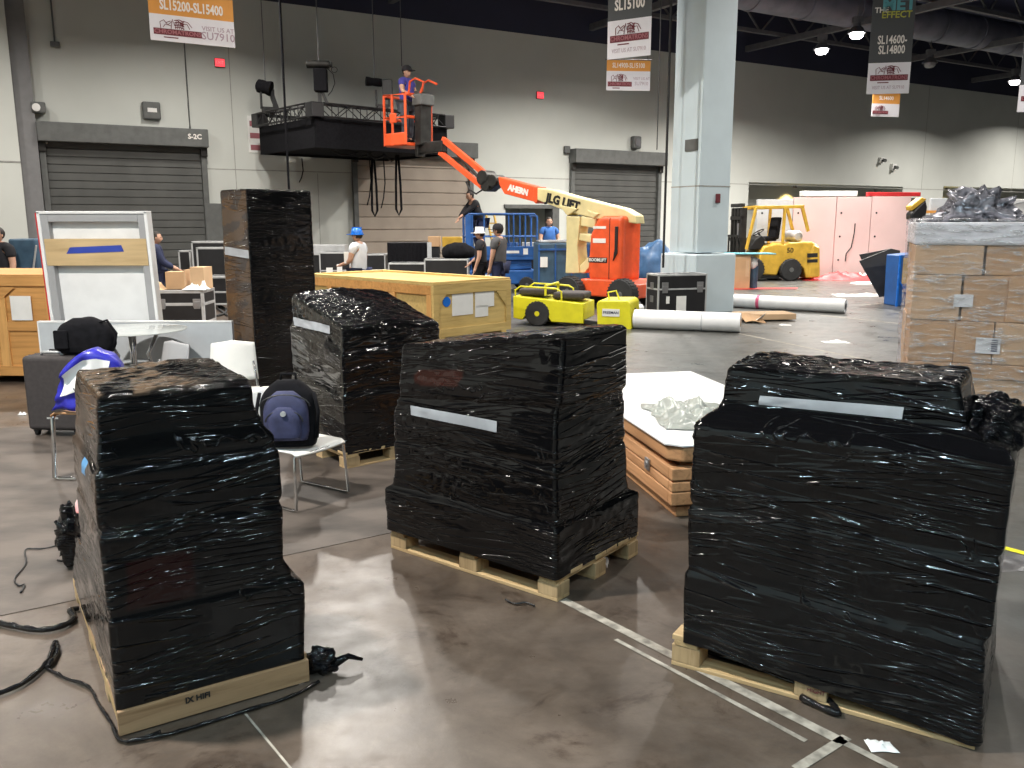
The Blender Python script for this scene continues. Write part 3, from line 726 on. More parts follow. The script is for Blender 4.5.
# ============================================================ low crate with white top, right of the middle pallet
wo = G(670, 521); WR = math.radians(12)
r = thing('skid_crate', 'low orange-brown wooden skid crate between the middle and right wrapped pallets', 'crate', wo, WR)
wd, dp = 1.05, 2.2
for z0_, z1_, ins, nm in ((.0, .06, .05, 'runner'), (.085, .16, 0, 'side_board'), (.165, .22, .0, 'side_board'), (.23, .30, -.0, 'side_board')):
    MB().b2(ins, wd, ins, ins + .05, z0_, z1_).build(nm, M['old'] if 0 else M['skid'], r, bevel=.006)
    MB().b2(ins, ins + .05, ins + .051, dp, z0_, z1_).build(nm, M['skid'], r, bevel=.006)
MB().b2(.06, wd - .02, .06, dp - .02, .05, .30).build('inner_box', M['old'], r)
for yy in (.02, .55, 1.3): MB().b2(.052, .08, yy + .05, yy + .15, .0, .3).build('post', M['skid'], r, bevel=.004)
mb = MB(); mb.b2(-.012, .0, .33, .40, .195, .265); mb.cyl((-.02, .365, .23), (-.005, .365, .23), .02); mb.build('latch', M['steel'], r, bevel=.003)
mb = MB(); mb.slab([(0.02, .03), (.06, -.01), (wd, -.01), (wd, dp), (-.01, dp), (-.01, .06)], .335, .425); mb.build('lid_rim', M['skid'], r, bevel=.015)
sp_ = MB().b2(.08, wd - .05, .08, dp - .1, .30, .336).build('spacer', M['old'], r)
r2 = thing('laminate_board', 'large flat white board on the low skid crate', 'board', wo + Vector((0, 0, .426)), WR)
MB().slab([(.01, .02), (.05, -.02), (wd + .02, -.02), (wd + .02, dp + .02), (-.03, dp + .02), (-.03, .05)], 0, .012).build('board', M['white'], r2, bevel=.003)
def crumple(name, label, cat, c, sx, sy, sz, m, n=26, seed=0, group=None, parent=None, rz=0, fr=5):
    mb = MB()
    def fn(i, j):
        x = (i - .5) * sx; y = (j - .5) * sy; e = min(i, 1 - i, j, 1 - j) * 4; e = min(1, e)
        q = Vector((x * fr, y * fr, seed)); x += noise.noise(q + Vector((9, 0, 0))) * sx * .16; y += noise.noise(q + Vector((0, 9, 0))) * sy * .16
        z = sz * (.45 * abs(noise.noise(q * 1.3)) * 2 + .35 * abs(noise.noise(q * 3.1)) * 2) * e + .004
        return (x, y, z)
    mb.sheet(n, n, fn)
    o = mb.build(name, m, parent, smooth='full', loc=c, rz=rz)
    if label: tag(o, label, cat, group)
    return o
crumple('crumpled_wrap', 'crumpled greyish plastic wrap lying on the white board', 'plastic wrap', wo + Vector((math.cos(WR) * .25, .72, .441)), .5, .75, .10, mat('grey_film', (.34, .36, .33), .25, bump=.3, bs=25), seed=3, n=34)
crumple('crumpled_wrap', 'clear crumpled plastic beside the white board on the floor', 'plastic wrap', G(728, 392), .35, .4, .10, M['clear'], seed=9)
# ============================================================ film strands and debris on the near floor
def strand(name, label, px, r_, m='black', cat='film strand', flat=.5, loops=None):
    pts = [G(a, b, .008) for a, b in px]
    out = []
    for i in range(len(pts) - 1):
        p0 = pts[max(i - 1, 0)]; p1, p2 = pts[i], pts[i + 1]; p3 = pts[min(i + 2, len(pts) - 1)]
        for k in range(6):
            t = k / 6; out.append(.5 * ((2 * p1) + (p2 - p0) * t + (2 * p0 - 5 * p1 + 4 * p2 - p3) * t * t + (3 * p1 - p0 - 3 * p2 + p3) * t ** 3))
    out.append(pts[-1]); rs = [r_ * (1 + .45 * noise.noise(p * 30)) for p in out]
    for p, q in zip(out, rs): p.z = q * .9 + .006
    return tag(MB().tube(out, rs, 8).build(name, M[m] if isinstance(m, str) else m, smooth='full'), label, cat)
gf = mat('glossy_black_film', (.008, .008, .009), .12, bump=.6, bs=35)
strand('film_strand', 'thick twisted black film strand on the floor at the left edge, below the carpet edge', [(-10, 622), (12, 627), (40, 631), (62, 627), (74, 619), (70, 612), (78, 609)], .012, gf)
strand('film_strand', 'black film loop with a doubled end lying nearest the camera at lower left', [(-10, 697), (20, 685), (42, 668), (50, 656), (55, 643), (57, 652), (50, 664), (45, 668)], .010, gf)
strand('film_strand', 'thin black strand running from the film loop to the corner of the left pallet', [(46, 668), (65, 678), (88, 687), (98, 704), (110, 722), (122, 741), (160, 732)], .006, gf)
strand('thin_cord', 'thin dark cord curling over the carpet at the left', [(78, 532), (62, 543), (42, 548), (25, 549), (25, 563), (14, 578), (18, 585), (24, 584), (20, 592)], .004, 'black', 'cord')
strand('film_tail', 'short black film tail by the left pallet on the carpet', [(57, 560), (64, 561), (74, 559), (84, 556)], .006, gf)
strand('film_strand', 'black film trailing along the foot of the left pallet front', [(124, 742), (170, 734), (230, 716), (290, 697), (318, 682)], .007, gf)
strand('film_strand', 'black film trailing on the pallet foot of the right load', [(690, 632), (705, 652), (740, 664), (790, 684), (812, 690), (838, 716), (800, 700)], .011, gf)
strand('film_strand', 'small dark scrap of strap on the floor before the middle pallet', [(505, 600), (515, 604), (525, 603), (534, 606)], .005, 'black')
mb = MB(); mb.ball((0, 0, .045), .05, 1.2, .9, .9, n=30, m=20, wob=.6, seed=2); mb.tube([(.04, 0, .03), (.1, .03, .05), (.15, .04, .03)], [.02, .012, .006])
fill_attr(tag(mb.build('film_knot', M['film'], smooth='full', loc=G(320, 672), bevel=0), 'knotted lump of black film at the right corner of the left pallet base', 'film knot'))
mb = MB(); mb.ball((0, 0, .16), .07, .8, .9, 2.2, n=34, m=26, wob=.5, seed=6)
fill_attr(tag(mb.build('film_bunch', M['film'], smooth='full', loc=G(72, 566)), 'bunched black film hanging behind the left pallet', 'film bunch'))
mb = MB(); mb.ball((0, 0, .1), .08, .5, .8, 1.3, n=20, m=12, wob=.5, seed=16)
tag(mb.build('plastic_bag', mat('red_white_plastic', (.75, .6, .6), .4, dark=(.6, .05, .05), vs=10), smooth='full', loc=G(72, 545) + Vector((0, .12, 0))), 'white and red scrap of plastic behind the left pallet', 'plastic bag')
for i, (a, b, s_, lab) in enumerate([(22, 414, .07, 'small white paper scrap on the carpet near the suitcase'), (880, 748, .09, 'pale flattened scrap on the floor before the right pallet'), (573, 366, .05, 'tiny white scrap on the grey floor beyond the white board'),
        (835, 343, .35, 'pale wrapper on the floor beyond the right pallet'), (785, 326, .18, 'white scrap by the flattened carton'), (1012, 565, .28, 'clear film scrap on the floor at the right edge'), (612, 356, .07, 'tiny pale scrap on the floor right of the yellow stand')]):
    crumple('litter_scrap', lab, 'litter', G(a, b), s_, s_ * .7, .03 + s_ * .08, M['paper'] if i != 5 else M['clear'], n=10, seed=i, fr=1.2 / s_)
# ============================================================ people
GIRTH = 1.17
def skin_mesh(nodes, edges, sub=2):
    """nodes {name: (pos, radius)}; grown by a Skin modifier, returned as a plain mesh"""
    names = list(nodes); idx = {n: i for i, n in enumerate(names)}
    me = bpy.data.meshes.new('tmp'); me.from_pydata([tuple(nodes[n][0]) for n in names], [(idx[a], idx[b]) for a, b in edges], [])
    o = bpy.data.objects.new('tmp', me); COL.objects.link(o)
    o.modifiers.new('s', 'SKIN'); sv = me.skin_vertices[0].data if me.skin_vertices else None
    if sv is None:
        bm = bmesh.new(); bm.from_mesh(me); bm.verts.layers.skin.verify(); bm.to_mesh(me); bm.free(); sv = me.skin_vertices[0].data
    for i, n in enumerate(names):
        r = nodes[n][1]; r = r if isinstance(r, tuple) else (r, r); k_ = 1.0 if n[0] in 'fgut' and n[1:2] in 'lr' else GIRTH; sv[i].radius = (r[0] * k_, r[1] * k_); sv[i].use_root = (i == 0)
    m2 = o.modifiers.new('b', 'SUBSURF'); m2.levels = sub; m2.render_levels = sub
    dg = bpy.context.evaluated_depsgraph_get(); res = bpy.data.meshes.new_from_object(o.evaluated_get(dg))
    bpy.data.objects.remove(o); bpy.data.meshes.remove(me); return res
def from_mesh(name, me, m, parent):
    me.name = name; me.materials.clear(); me.materials.append(m)
    for p in me.polygons: p.use_smooth = True
    o = bpy.data.objects.new(name, me); COL.objects.link(o); o.parent = parent; return o
POSE = dict(pelvis=(0, 0, .525), chest=(0, 0, .70), neck=(0, 0, .825), neck2=(0, .006, .865), head=(0, .012, .925),
            shl=(-.115, 0, .80), shr=(.115, 0, .80), ell=(-.14, .0, .635), elr=(.14, .0, .635), wrl=(-.145, .05, .49), wrr=(.145, .05, .49),
            hpl=(-.055, 0, .50), hpr=(.055, 0, .50), knl=(-.06, .01, .28), knr=(.06, .01, .28), anl=(-.06, -.01, .045), anr=(.06, -.01, .045),
            tol=(-.07, .085, .02), tor=(.07, .085, .02))
def person(label, loc, rz, h=1.6, pose=None, top='tee_grey', legs='navy', hat=None, hair='hair', long_sleeve=False, yaw=0, lean=0, group=None, cup=False):
    p = dict(POSE); p.update(pose or {}); p = {k: Vector(v) for k, v in p.items()}
    if lean:
        R = Matrix.Rotation(-lean, 3, 'X'); c = p['pelvis'].copy()
        for k in ('chest', 'neck', 'neck2', 'head', 'shl', 'shr'):
            p[k] = c + R @ (p[k] - c)
        if not (pose and 'ell' in pose):
            for k in ('ell', 'elr', 'wrl', 'wrr'): p[k] = c + R @ (p[k] - c)
    root = thing('person', label, 'person', loc, rz, group)
    s = lambda k: p[k] * h
    nd = {'pelvis': (s('pelvis'), (.082 * h, .055 * h)), 'chest': (s('chest'), (.094 * h, .066 * h)), 'neck': (s('neck'), (.045 * h, .04 * h)), 'neck2': (s('neck2'), .031 * h)}
    ed = [('pelvis', 'chest'), ('chest', 'neck'), ('neck', 'neck2')]
    for q in 'lr':
        nd.update({'sh' + q: (s('sh' + q), .036 * h), 'el' + q: (s('el' + q), .026 * h), 'wr' + q: (s('wr' + q), .017 * h),
                   'hp' + q: (s('hp' + q), .052 * h), 'kn' + q: (s('kn' + q), .033 * h), 'an' + q: (s('an' + q), .024 * h), 'to' + q: (s('to' + q), (.024 * h, .016 * h))})
        d = (p['wr' + q] - p['el' + q]).normalized(); sd = d.cross(Vector((0, 0, 1))); sd = sd.normalized() if sd.length > .2 else Vector((0, 1, 0))
        nrm = d.cross(sd).normalized()
        palm = p['wr' + q] + d * .045; nd['pa' + q] = (palm * h, (.022 * h, .014 * h))
        ed += [('neck', 'sh' + q), ('sh' + q, 'el' + q), ('el' + q, 'wr' + q), ('wr' + q, 'pa' + q), ('pelvis', 'hp' + q), ('hp' + q, 'kn' + q), ('kn' + q, 'an' + q), ('an' + q, 'to' + q)]
        for i, (o_, L) in enumerate(((-.016, .036), (-.005, .044), (.006, .041), (.016, .032))):
            a_ = palm + d * .012 + sd * o_; b_ = a_ + d * L * .6 + sd * o_ * .2; c_ = b_ + d * L * .5 - nrm * .012
            nd['f%s%d' % (q, i)] = (b_ * h, .0052 * h); nd['g%s%d' % (q, i)] = (c_ * h, .0045 * h); ed += [('pa' + q, 'f%s%d' % (q, i)), ('f%s%d' % (q, i), 'g%s%d' % (q, i))]
        t0 = palm - sd * .022 - d * .012; nd['t' + q] = (t0 * h, .0065 * h); nd['u' + q] = ((t0 - sd * .008 + d * .026) * h, .0055 * h)
        ed += [('pa' + q, 't' + q), ('t' + q, 'u' + q)]
    body = skin_mesh(nd, ed)
    # head on the same mesh
    HR = Matrix.Rotation(yaw, 3, 'Z') @ Matrix.Rotation(-lean * .6, 3, 'X'); hc = s('head')
    bm = bmesh.new(); bm.from_mesh(body)
    hb = MB(); hb.ball((0, 0, 0), .058 * h, .82, 1.0, 1.17, 20, 14)
    vs = []
    for v in hb.v:
        q = v / (.058 * h)
        x, y, z = q
        if z < -.2: x *= 1 - .28 * (-z - .2); y = y * (1 - .15 * (-z - .2)) + .10 * (-z - .2)
        if y > .6 and abs(z - .12) < .2 and .12 < abs(x) < .55: y -= .09          # eye sockets
        if y > .5 and abs(x) < .14 and -.35 < z < .15: y += .20 * (1 - abs(z + .2) / .6)    # nose
        if y > .5 and abs(z + .62) < .14 and abs(x) < .35: y += .05               # lips
        vs.append(Vector((x, y, z)) * .058 * h)
    hb.v = vs
    for sx in (-1, 1): hb.ball((sx * .048 * h, -.004 * h, -.002 * h), .014 * h, .35, .8, 1.2, 8, 6)
    hb.v = [HR @ v + hc for v in hb.v]
    b0 = [bm.verts.new(v) for v in hb.v]
    for f in hb.f:
        try: bm.faces.new([b0[i] for i in f])
        except ValueError: pass
    bm.to_mesh(body); bm.free(); from_mesh('body', body, M['skin'], root)
    T = Matrix.Translation(hc) @ HR.to_4x4()
    eyes = MB(T)
    for sx in (-1, 1): eyes.ball((sx * .020 * h, .0505 * h, .007 * h), .006 * h, n=8, m=6)
    eyes.build('eyes', M['black'], root, smooth=True)
    hr = MB(T); hr.ball((0, -.010 * h, .016 * h), .061 * h, .86, .98, 1.06, 18, 12, wob=.05)
    hv = hr.v; hr.f = [f for f in hr.f if all(not ((T.inverted() @ hv[i]).y > .026 * h and (T.inverted() @ hv[i]).z < .042 * h) for i in f) and all((T.inverted() @ hv[i]).z > -.035 * h for i in f)]
    hr.mi = [0] * len(hr.f); hr.build('hair', M[hair], root, smooth='full', fix=False)
    if hat:
        hm = MB(T); R_ = .068 * h
        hm.lathe([(R_ * 1.02, .018 * h), (R_ * 1.0, .04 * h), (R_ * .86, .07 * h), (R_ * .5, .09 * h), (.004, .094 * h)], n=20)
        if hat != 'cap': hm.lathe([(R_ * 1.0, .016 * h), (R_ * 1.22, .012 * h), (R_ * 1.22, .018 * h), (R_ * 1.0, .024 * h)], n=20)
        hm.slab([(-.05 * h, .05 * h), (.05 * h, .05 * h), (.04 * h, .115 * h), (-.04 * h, .115 * h)], .012 * h, .020 * h)
        if hat != 'cap': hm.b2(-.008 * h, .008 * h, -.06 * h, .06 * h, .07 * h, .099 * h)
        hm.build('cap' if hat == 'cap' else 'hard_hat', M['black_cloth'] if hat == 'cap' else M[hat], root, smooth=True)
    g = .011 * h
    n2 = {'low': (s('pelvis') - Vector((0, 0, .045 * h)), (.094 * h, .074 * h)), 'pelvis': (s('pelvis') , (.098 * h, .075 * h)), 'chest': (s('chest'), (.108 * h, .08 * h)), 'neck': (s('neck'), (.05 * h, .045 * h))}
    e2 = [('low', 'pelvis'), ('pelvis', 'chest'), ('chest', 'neck')]
    for q in 'lr':
        n2['sh' + q] = (s('sh' + q), .036 * h + g); e2.append(('neck', 'sh' + q))
        if long_sleeve: n2['el' + q] = (s('el' + q), .026 * h + g); n2['w' + q] = (s('wr' + q), .018 * h + g * .6); e2 += [('sh' + q, 'el' + q), ('el' + q, 'w' + q)]
        else: n2['m' + q] = (s('sh' + q).lerp(s('el' + q), .62), .030 * h + g); e2.append(('sh' + q, 'm' + q))
    from_mesh('shirt', skin_mesh(n2, e2), M[top], root)
    n3 = {'pelvis': (s('pelvis') + Vector((0, 0, -.005)), (.092 * h, .07 * h))}; e3 = []
    for q in 'lr':
        n3['hp' + q] = (s('hp' + q), .052 * h + g); n3['kn' + q] = (s('kn' + q), .033 * h + g); n3['an' + q] = (s('an' + q) + Vector((0, 0, .015 * h)), .026 * h + g)
        e3 += [('pelvis', 'hp' + q), ('hp' + q, 'kn' + q), ('kn' + q, 'an' + q)]
    from_mesh('trousers', skin_mesh(n3, e3), M[legs], root)
    for q in 'lr':
        a, b = s('an' + q), s('to' + q); d = (b - a); d.z = 0; d.normalize()
        c = (a + b) / 2; c.z = min(a.z, b.z) + .012 * h
        mb = MB(Matrix.Translation(c + d * .0) @ Matrix.Rotation(math.atan2(d.y, d.x), 4, 'Z')); mb.ball((0, 0, 0), .075 * h, 1, .42, .40, 14, 8)
        mb.v = [Vector((v.x, v.y, max(v.z, c.z - .02 * h))) for v in mb.v]
        mb.build('shoe', M['black'], root, smooth=True)
    return root
# ============================================================ boom lift
BO = Vector((2.02, 16.9, 0)); BR = math.atan2(4.6, -4.6) - PI    # plane runs from turret towards the raised basket
BR = math.atan2(-4.3, 4.9)
vb = VP(BO, BR)
A = lambda *pp: [vb.at(*p) for p in pp]
r = thing('boom_lift', 'orange and cream articulated boom lift with raised basket, left of the column', 'boom lift', BO, BR)
# chassis and wheels: local x along the boom plane
cr_ = .30
mb = MB(); mb.prism([(-.95, .22), (-.90, .50), (-.45, .56), (.55, .56), (.72, .48), (.74, .22)], -.38, .40); mb.build('chassis', M['jlg_orange'], r, bevel=.03)
def wheel(root, c, rr, w_, hubm, ax=(0, 1, 0), n=28, name='wheel'):
    c = Vector(c); a = Vector(ax).normalized(); q = a.to_track_quat('Z', 'Y').to_matrix()
    mb = MB(); mb.lathe([(rr * .55, -w_ / 2), (rr * .93, -w_ / 2), (rr, -w_ * .35), (rr, w_ * .35), (rr * .93, w_ / 2), (rr * .55, w_ / 2)], c, n, q)
    for i in range(n):
        t = 2 * PI * i / n; p = q @ Vector((math.cos(t) * rr, math.sin(t) * rr, 0)); mb.beam(c + p - a * w_ * .42, c + p * 1.0 + a * w_ * .42, rr * .09, rr * .05, up=p)
    o = mb.build(name, M['rubber'], root)
    hb = MB(); hb.lathe([(.01, -w_ * .53), (rr * .2, -w_ * .53), (rr * .25, -w_ * .40), (rr * .56, -w_ * .42), (rr * .57, w_ * .42), (rr * .25, w_ * .40), (rr * .2, w_ * .53), (.01, w_ * .53)], c, 20, q)
    hb.build('wheel_hub', hubm, o, smooth=True); return o
for x in (-.72, .52):
    for y in (-.50, .52): wheel(r, (x, y, cr_), cr_, .22, M['frame_grey'])
# turret: rounded counterweight body
t0 = vb.at(591, 280)[0] + .16; t1 = vb.at(643, 280)[0] - .27; zb = vb.at(615, 281)[1]; zt = vb.at(615, 216)[1]
poly = [(t0 + .02, zb), (t0 - .02, zb + .25), (t0 + .03, zt - .35), (t0 + .22, zt - .02), (t0 + .34, zt), (t1, zt), (t1, zb)]
mb = MB(); mb.prism(poly, -.34, .34); mb.build('turret_cowl', M['jlg_orange'], r, bevel=.09, seg=4)
mb = MB(); xx = t0 + .50; mb.b2(xx, xx + .012, -.345, -.33, zb + .02, zt - .04); mb.prism([(t0 + .02, zb + .46), (t0 + .46, zb + .46), (t0 + .46, zb + .36), (t0 + .02, zb + .36)], -.346, -.33); mb.build('cowl_trim', M['black'], r)
text('lettering', 'BOOMLIFT', .085, M['print_white'], r, (t0 + .24, -.35, zb + .41), th=.002, bold=.002)
for (zz, s_) in ((zt - .22, .05), (zb + .78, .085)): MB().b2(t0 + .12, t0 + .42, -.348, -.33, zz - s_ / 2, zz + s_ / 2).build('decal', M['print_white'], r)
MB().prism([(xx + .10, zb + .4), (xx + .20, zb + .55), (xx + .20, zt - .2), (xx + .14, zt - .2), (xx + .14, zb + .62)], -.37, -.33).build('side_handle', M['black'], r, bevel=.01)
MB().cyl((.1, 0, .5), (.1, 0, zb + .02), .3, n=24).build('slew_ring', M['dark_steel'], r)
text('lettering', 'E300', .13, M['print_white'], r, (.3, -.385, .40), th=.002)
# riser links and main boom
def link(name, p, y0, y1, m, bv=.015, par=None): return MB().prism(A(*p), y0, y1).build(name, m, par or r, bevel=bv)
link('riser_post', [(571, 216), (585, 217), (582, 246), (584, 273), (570, 273), (571, 246)], -.16, .16, M['jlg_cream'])
link('riser_arm', [(585, 216), (600, 219), (598, 228), (584, 226)], -.13, .13, M['jlg_cream'])
link('riser_arm', [(582, 233), (598, 236), (596, 243), (581, 240)], -.13, .13, M['jlg_cream'])
link('riser_arm', [(583, 266), (593, 256), (596, 263), (588, 273), (583, 273)], -.13, .13, M['jlg_cream'])
bm_ = link('boom', [(541, 188), (556, 190), (580, 197), (628, 209), (640, 216), (641, 224), (600, 219), (572, 212), (541, 200)], -.14, .14, M['jlg_cream'], .02)
link('boom_bracket', [(564, 205), (583, 209), (577, 213), (572, 216)], -.17, .17, M['jlg_cream'])
link('boom_bracket', [(592, 210), (604, 214), (598, 219)], -.17, .17, M['jlg_cream'])
link('telescoping_boom', [(502, 177), (541, 187.5), (541, 200), (538, 202), (508, 194), (503, 185)], -.12, .12, M['jlg_orange'], .015)
link('boom_collar', [(538, 187), (542, 187), (542, 202), (540, 204), (537, 200)], -.15, .15, M['jlg_orange'])
tx = vb.at(567, 202.5); a0 = vb.at(545, 193); a1 = vb.at(580, 203); sl = math.atan2(a1[1] - a0[1], a1[0] - a0[0])
text('lettering', 'JLG LIFT', .24, M['black'], bm_, (tx[0], -.146, tx[1]), ry=-sl, th=.004, bold=.012)
tx = vb.at(522, 190.5); text('lettering', 'AHERN', .17, M['print_white'], r, (tx[0], -.126, tx[1]), ry=-sl, th=.004, bold=.01)
mb = MB()
for p, rad in (((487, 178), .16), ((497, 181), .13), ((490, 186), .12)):
    q = vb.at(*p); mb.cyl((q[0], -.17, q[1]), (q[0], .17, q[1]), rad, n=16)
mb.prism(A((484, 173), (500, 176), (503, 184), (494, 190), (485, 187)), -.12, .12); mb.build('knuckle', M['dark_steel'], r, bevel=.01)
q = [vb.at(*p) for p in ((443, 139), (489, 177), (440, 152), (483, 187))]
v3 = lambda a, y=0: (a[0], y, a[1])
MB().beam(v3(q[0]), v3(q[1]), .10, .12).build('jib_arm', M['jlg_orange'], r, bevel=.01)
MB().beam(v3(q[2]), v3(q[3]), .10, .11).build('jib_arm', M['jlg_orange'], r, bevel=.01)
a, b = vb.at(452, 148), vb.at(484, 183); MB().cyl(v3(a, .0), v3(b, 0), .035).build('jib_cylinder', M['dark_steel'], r)
mb = MB(); e = [vb.at(*p) for p in ((470, 182), (474, 190), (480, 194), (486, 190))]; mb.tube([v3(k, -.12) for k in e], .02); mb.build('hose', M['rubber'], r)
# basket at the jib tip
tip = vb.at(442, 146)
bw0 = P(389, 150, 20.9); Mi = r.matrix_world
Rm = Matrix.Translation(BO) @ Matrix.Rotation(BR, 4, 'Z'); Ri = Rm.inverted()
bx0, bx1 = vb.at(390, 150)[0] + .30, vb.at(424, 150)[0] - .16; zf = vb.at(400, 148)[1]; zr = vb.at(400, 87)[1]
jb = MB(); jb.b2(bx1 - .02, tip[0] + .08, -.07, .07, tip[1] - .13, tip[1] + .12); jb.b2(bx1 - .02, bx1 + .08, -.12, .12, tip[1] - .2, tip[1] + .25); jb.build('platform_mount', M['dark_steel'], r, bevel=.02)
y0_, y1_ = -.40, .40; zf2 = zf + .02
fl = MB(); fl.b2(bx0, bx1, y0_, y1_, zf2 - .02, zf2 + .06); fl.b2(bx0, bx1, y0_ - .02, y0_ + .02, zf2, zf2 + .28); fl.b2(bx0 - .02, bx0 + .02, y0_, y1_, zf2, zf2 + .2); fl.build('basket_floor', M['jlg_orange'], r, bevel=.02)
zr2 = zf2 + 1.12; zm = zf2 + .62
ra = MB()
for z_ in (zr2, zm): ra.tube([(bx0, y0_, z_), (bx1, y0_, z_), (bx1, y1_, z_), (bx0, y1_, z_)], .034, closed=True)
for x_, y_ in ((bx0, y0_), (bx1, y0_), (bx1, y1_), (bx0, y1_), (bx0 + .28, y0_), ((bx0 + bx1) / 2 + .1, y1_)): ra.cyl((x_, y_, zf2), (x_, y_, zr2), .031, n=8)
ra.tube([(bx1 - .1, y0_ + .2, zr2), (bx1 - .04, y0_ + .2, zr2 + .28), (bx1 + .15, y0_ + .2, zr2 + .33), (bx1 + .42, y0_ + .2, zr2 + .22), (bx1 + .3, y0_ + .2, zr2)], .026)
ra.tube([(bx1 - .1, y0_ + .6, zr2), (bx1 - .04, y0_ + .6, zr2 + .28), (bx1 + .15, y0_ + .6, zr2 + .33), (bx1 + .42, y0_ + .6, zr2 + .22)], .026)
ra.build('basket_rail', M['jlg_orange'], r, smooth=True)
MB().b2(bx0 + .20, bx0 + .42, y0_ - .03, y0_ + .02, zf2 + .5, zf2 + .72).build('manual_box', M['jlg_orange'], r, bevel=.02)
mb = MB(); mb.prism([(bx1 + .03, zf2 - .02), (bx1 + .22, zf2 + .0), (bx1 + .26, zr2 - .12), (bx1 + .28, zr2 + .02), (bx1 + .02, zr2 + .08)], y0_ + .25, y0_ + .58); mb.build('control_console', M['dark_steel'], r, bevel=.02)
MB().b2(bx1 + .0, bx1 + .32, y0_ + .2, y0_ + .62, zr2 - .25, zr2 + .0).build('console_shroud', M['frame_grey'], r, bevel=.03)
# worker in the basket
wl = Rm @ Vector(((bx0 + bx1) / 2, -.02, zf2 + .065))
person('worker with violet-blue shirt standing in the raised orange basket', wl, BR - PI / 2 + .2, 1.72, dict(ell=(-.13, .05, .66), wrl=(-.10, .17, .60), elr=(.15, .05, .66), wrr=(.14, .17, .60)), top='purple_shirt', legs='jeans', hat='cap')
# ============================================================ hanging truss box with black skirt and moving lights
p0 = P(315, 117, 20.9); TB = math.atan2(.66, .75)
r = thing('lighting_truss', 'suspended black truss box with a dark fabric skirt, hanging behind the basket', 'lighting truss', (p0.x, p0.y, p0.z - .68), TB)
LX, LY, SH = 3.85, 2.9, .68
sk = MB()
for (x0, x1, y0, y1) in ((0, LX, -.02, .02), (0, LX, LY - .02, LY + .02), (-.02, .02, 0, LY), (LX - .02, LX + .02, 0, LY)): sk.b2(x0, x1, y0, y1, 0, SH)
sk.build('fabric_skirt', M['fabric_black'], r)
MB().b2(.03, LX - .03, .03, LY - .03, .06, .09).build('bottom_panel', M['fabric_black'], r)
def truss(mb, a, b, w_=.30, r_=.022, pitch=.36):
    a = Vector(a); b = Vector(b); d = (b - a).normalized(); s_ = Vector((-d.y, d.x, 0)) * w_ / 2; u_ = Vector((0, 0, w_ / 2)); L = (b - a).length
    for q in (s_ + u_, s_ - u_, -s_ + u_, -s_ - u_): mb.cyl(a + q, b + q, r_, n=8)
    k = max(2, int(L / pitch))
    for i in range(k):
        p, q = a + d * L * i / k, a + d * L * (i + 1) / k
        up = u_ if i % 2 else -u_
        for e in (s_, -s_): mb.cyl(p + e - up, q + e + up, r_ * .55, n=6); mb.cyl(p + e - u_, p + e + u_, r_ * .5, n=6)
        mb.cyl(p + u_ - s_, q + u_ + s_, r_ * .5, n=6)
tz = SH + .17
for a, b in (((.15, 0, tz), (LX - .15, 0, tz)), ((.15, LY, tz), (LX - .15, LY, tz)), ((0, .15, tz), (0, LY - .15, tz)), ((LX, .15, tz), (LX, LY - .15, tz))):
    mb = MB(); truss(mb, a, b); mb.build('truss_section', M['black'], r)
for x in (0, LX):
    for y in (0, LY): MB().box((x, y, tz), (.31, .31, .34)).build('corner_block', M['laminate'], r, bevel=.02)
hg = MB()
for i in range(4): 
    hg.tube([(1.0 + i * .5, 1.0, .03), (1.2 + i * .5, .9, -.06 - .03 * i), (1.5 + i * .5, 1.0, -.03), (1.8 + i * .4, 1.1, .04)], .025)
hg.build('cable_bundle', M['rubber'], r)
TM = Matrix.Translation((p0.x, p0.y, p0.z - .68)) @ Matrix.Rotation(TB, 4, 'Z')
def moving_head(px, Y, label, tall, face):
    base = P(px, 108, Y); base.z = p0.z + .335
    r_ = thing('moving_head_light', label, 'stage light', base, face, 'stage lights on the suspended truss' if 0 else None)
    MB().b2(-.16, .16, -.13, .13, 0, .12).build('base', M['black'], r_, bevel=.02)
    y = MB(); y.b2(-.21, -.16, -.06, .06, .12, .12 + .55 * tall); y.b2(.16, .21, -.06, .06, .12, .12 + .55 * tall); y.b2(-.21, .21, -.06, .06, .10, .16); y.build('yoke', M['black'], r_, bevel=.01)
    r_.scale = (.85, .85, .85); return r_
def head_tube(r_, c, d, rad, L, m='fabric_black', lens='chrome'):
    c = Vector(c); d = Vector(d).normalized()
    o = MB().lathe([(rad * .6, -L / 2), (rad * .95, -L * .4), (rad, -L * .1), (rad * .92, L * .1), (rad * 1.08, L * .38), (rad * 1.08, L / 2), (rad * .9, L / 2)], c, 20, d.to_track_quat('Z', 'Y').to_matrix()).build('lamp_head', M[m], r_, smooth=True)
    MB().cyl(c + d * L * .47, c + d * L * .485, rad * .92, n=20).build('lens', M[lens], o)
a = moving_head(268, 22.75, 'black moving stage light with a tilted head, at the left end of the truss', 1.0, .5)
head_tube(a, (-.08, 0, .72), (.9, -.5, -.25), .20, .45); 
MB().beam((.28, 0, .08), (.10, 0, .62), .14, .12).build('side_arm', M['laminate'], a, bevel=.01)
a = thing('chain_hoist_motor', 'tall dark motor unit standing up from the front corner of the truss', 'hoist', P(322, 108, 21.3) * 1, .1); a.location.z = p0.z + .335; a.scale = (.78, .78, .70)
q = MB(); q.b2(-.20, .20, -.18, .18, .42, 1.16); q.build('body', M['fabric_black'], a, bevel=.03)
q = MB(); q.cyl((-.40, 0, 1.30), (.28, 0, 1.30), .13, n=16); q.cyl((.28, 0, 1.30), (.36, 0, 1.30), .09, n=16); q.build('motor_drum', M['dark_steel'], a, bevel=.01)
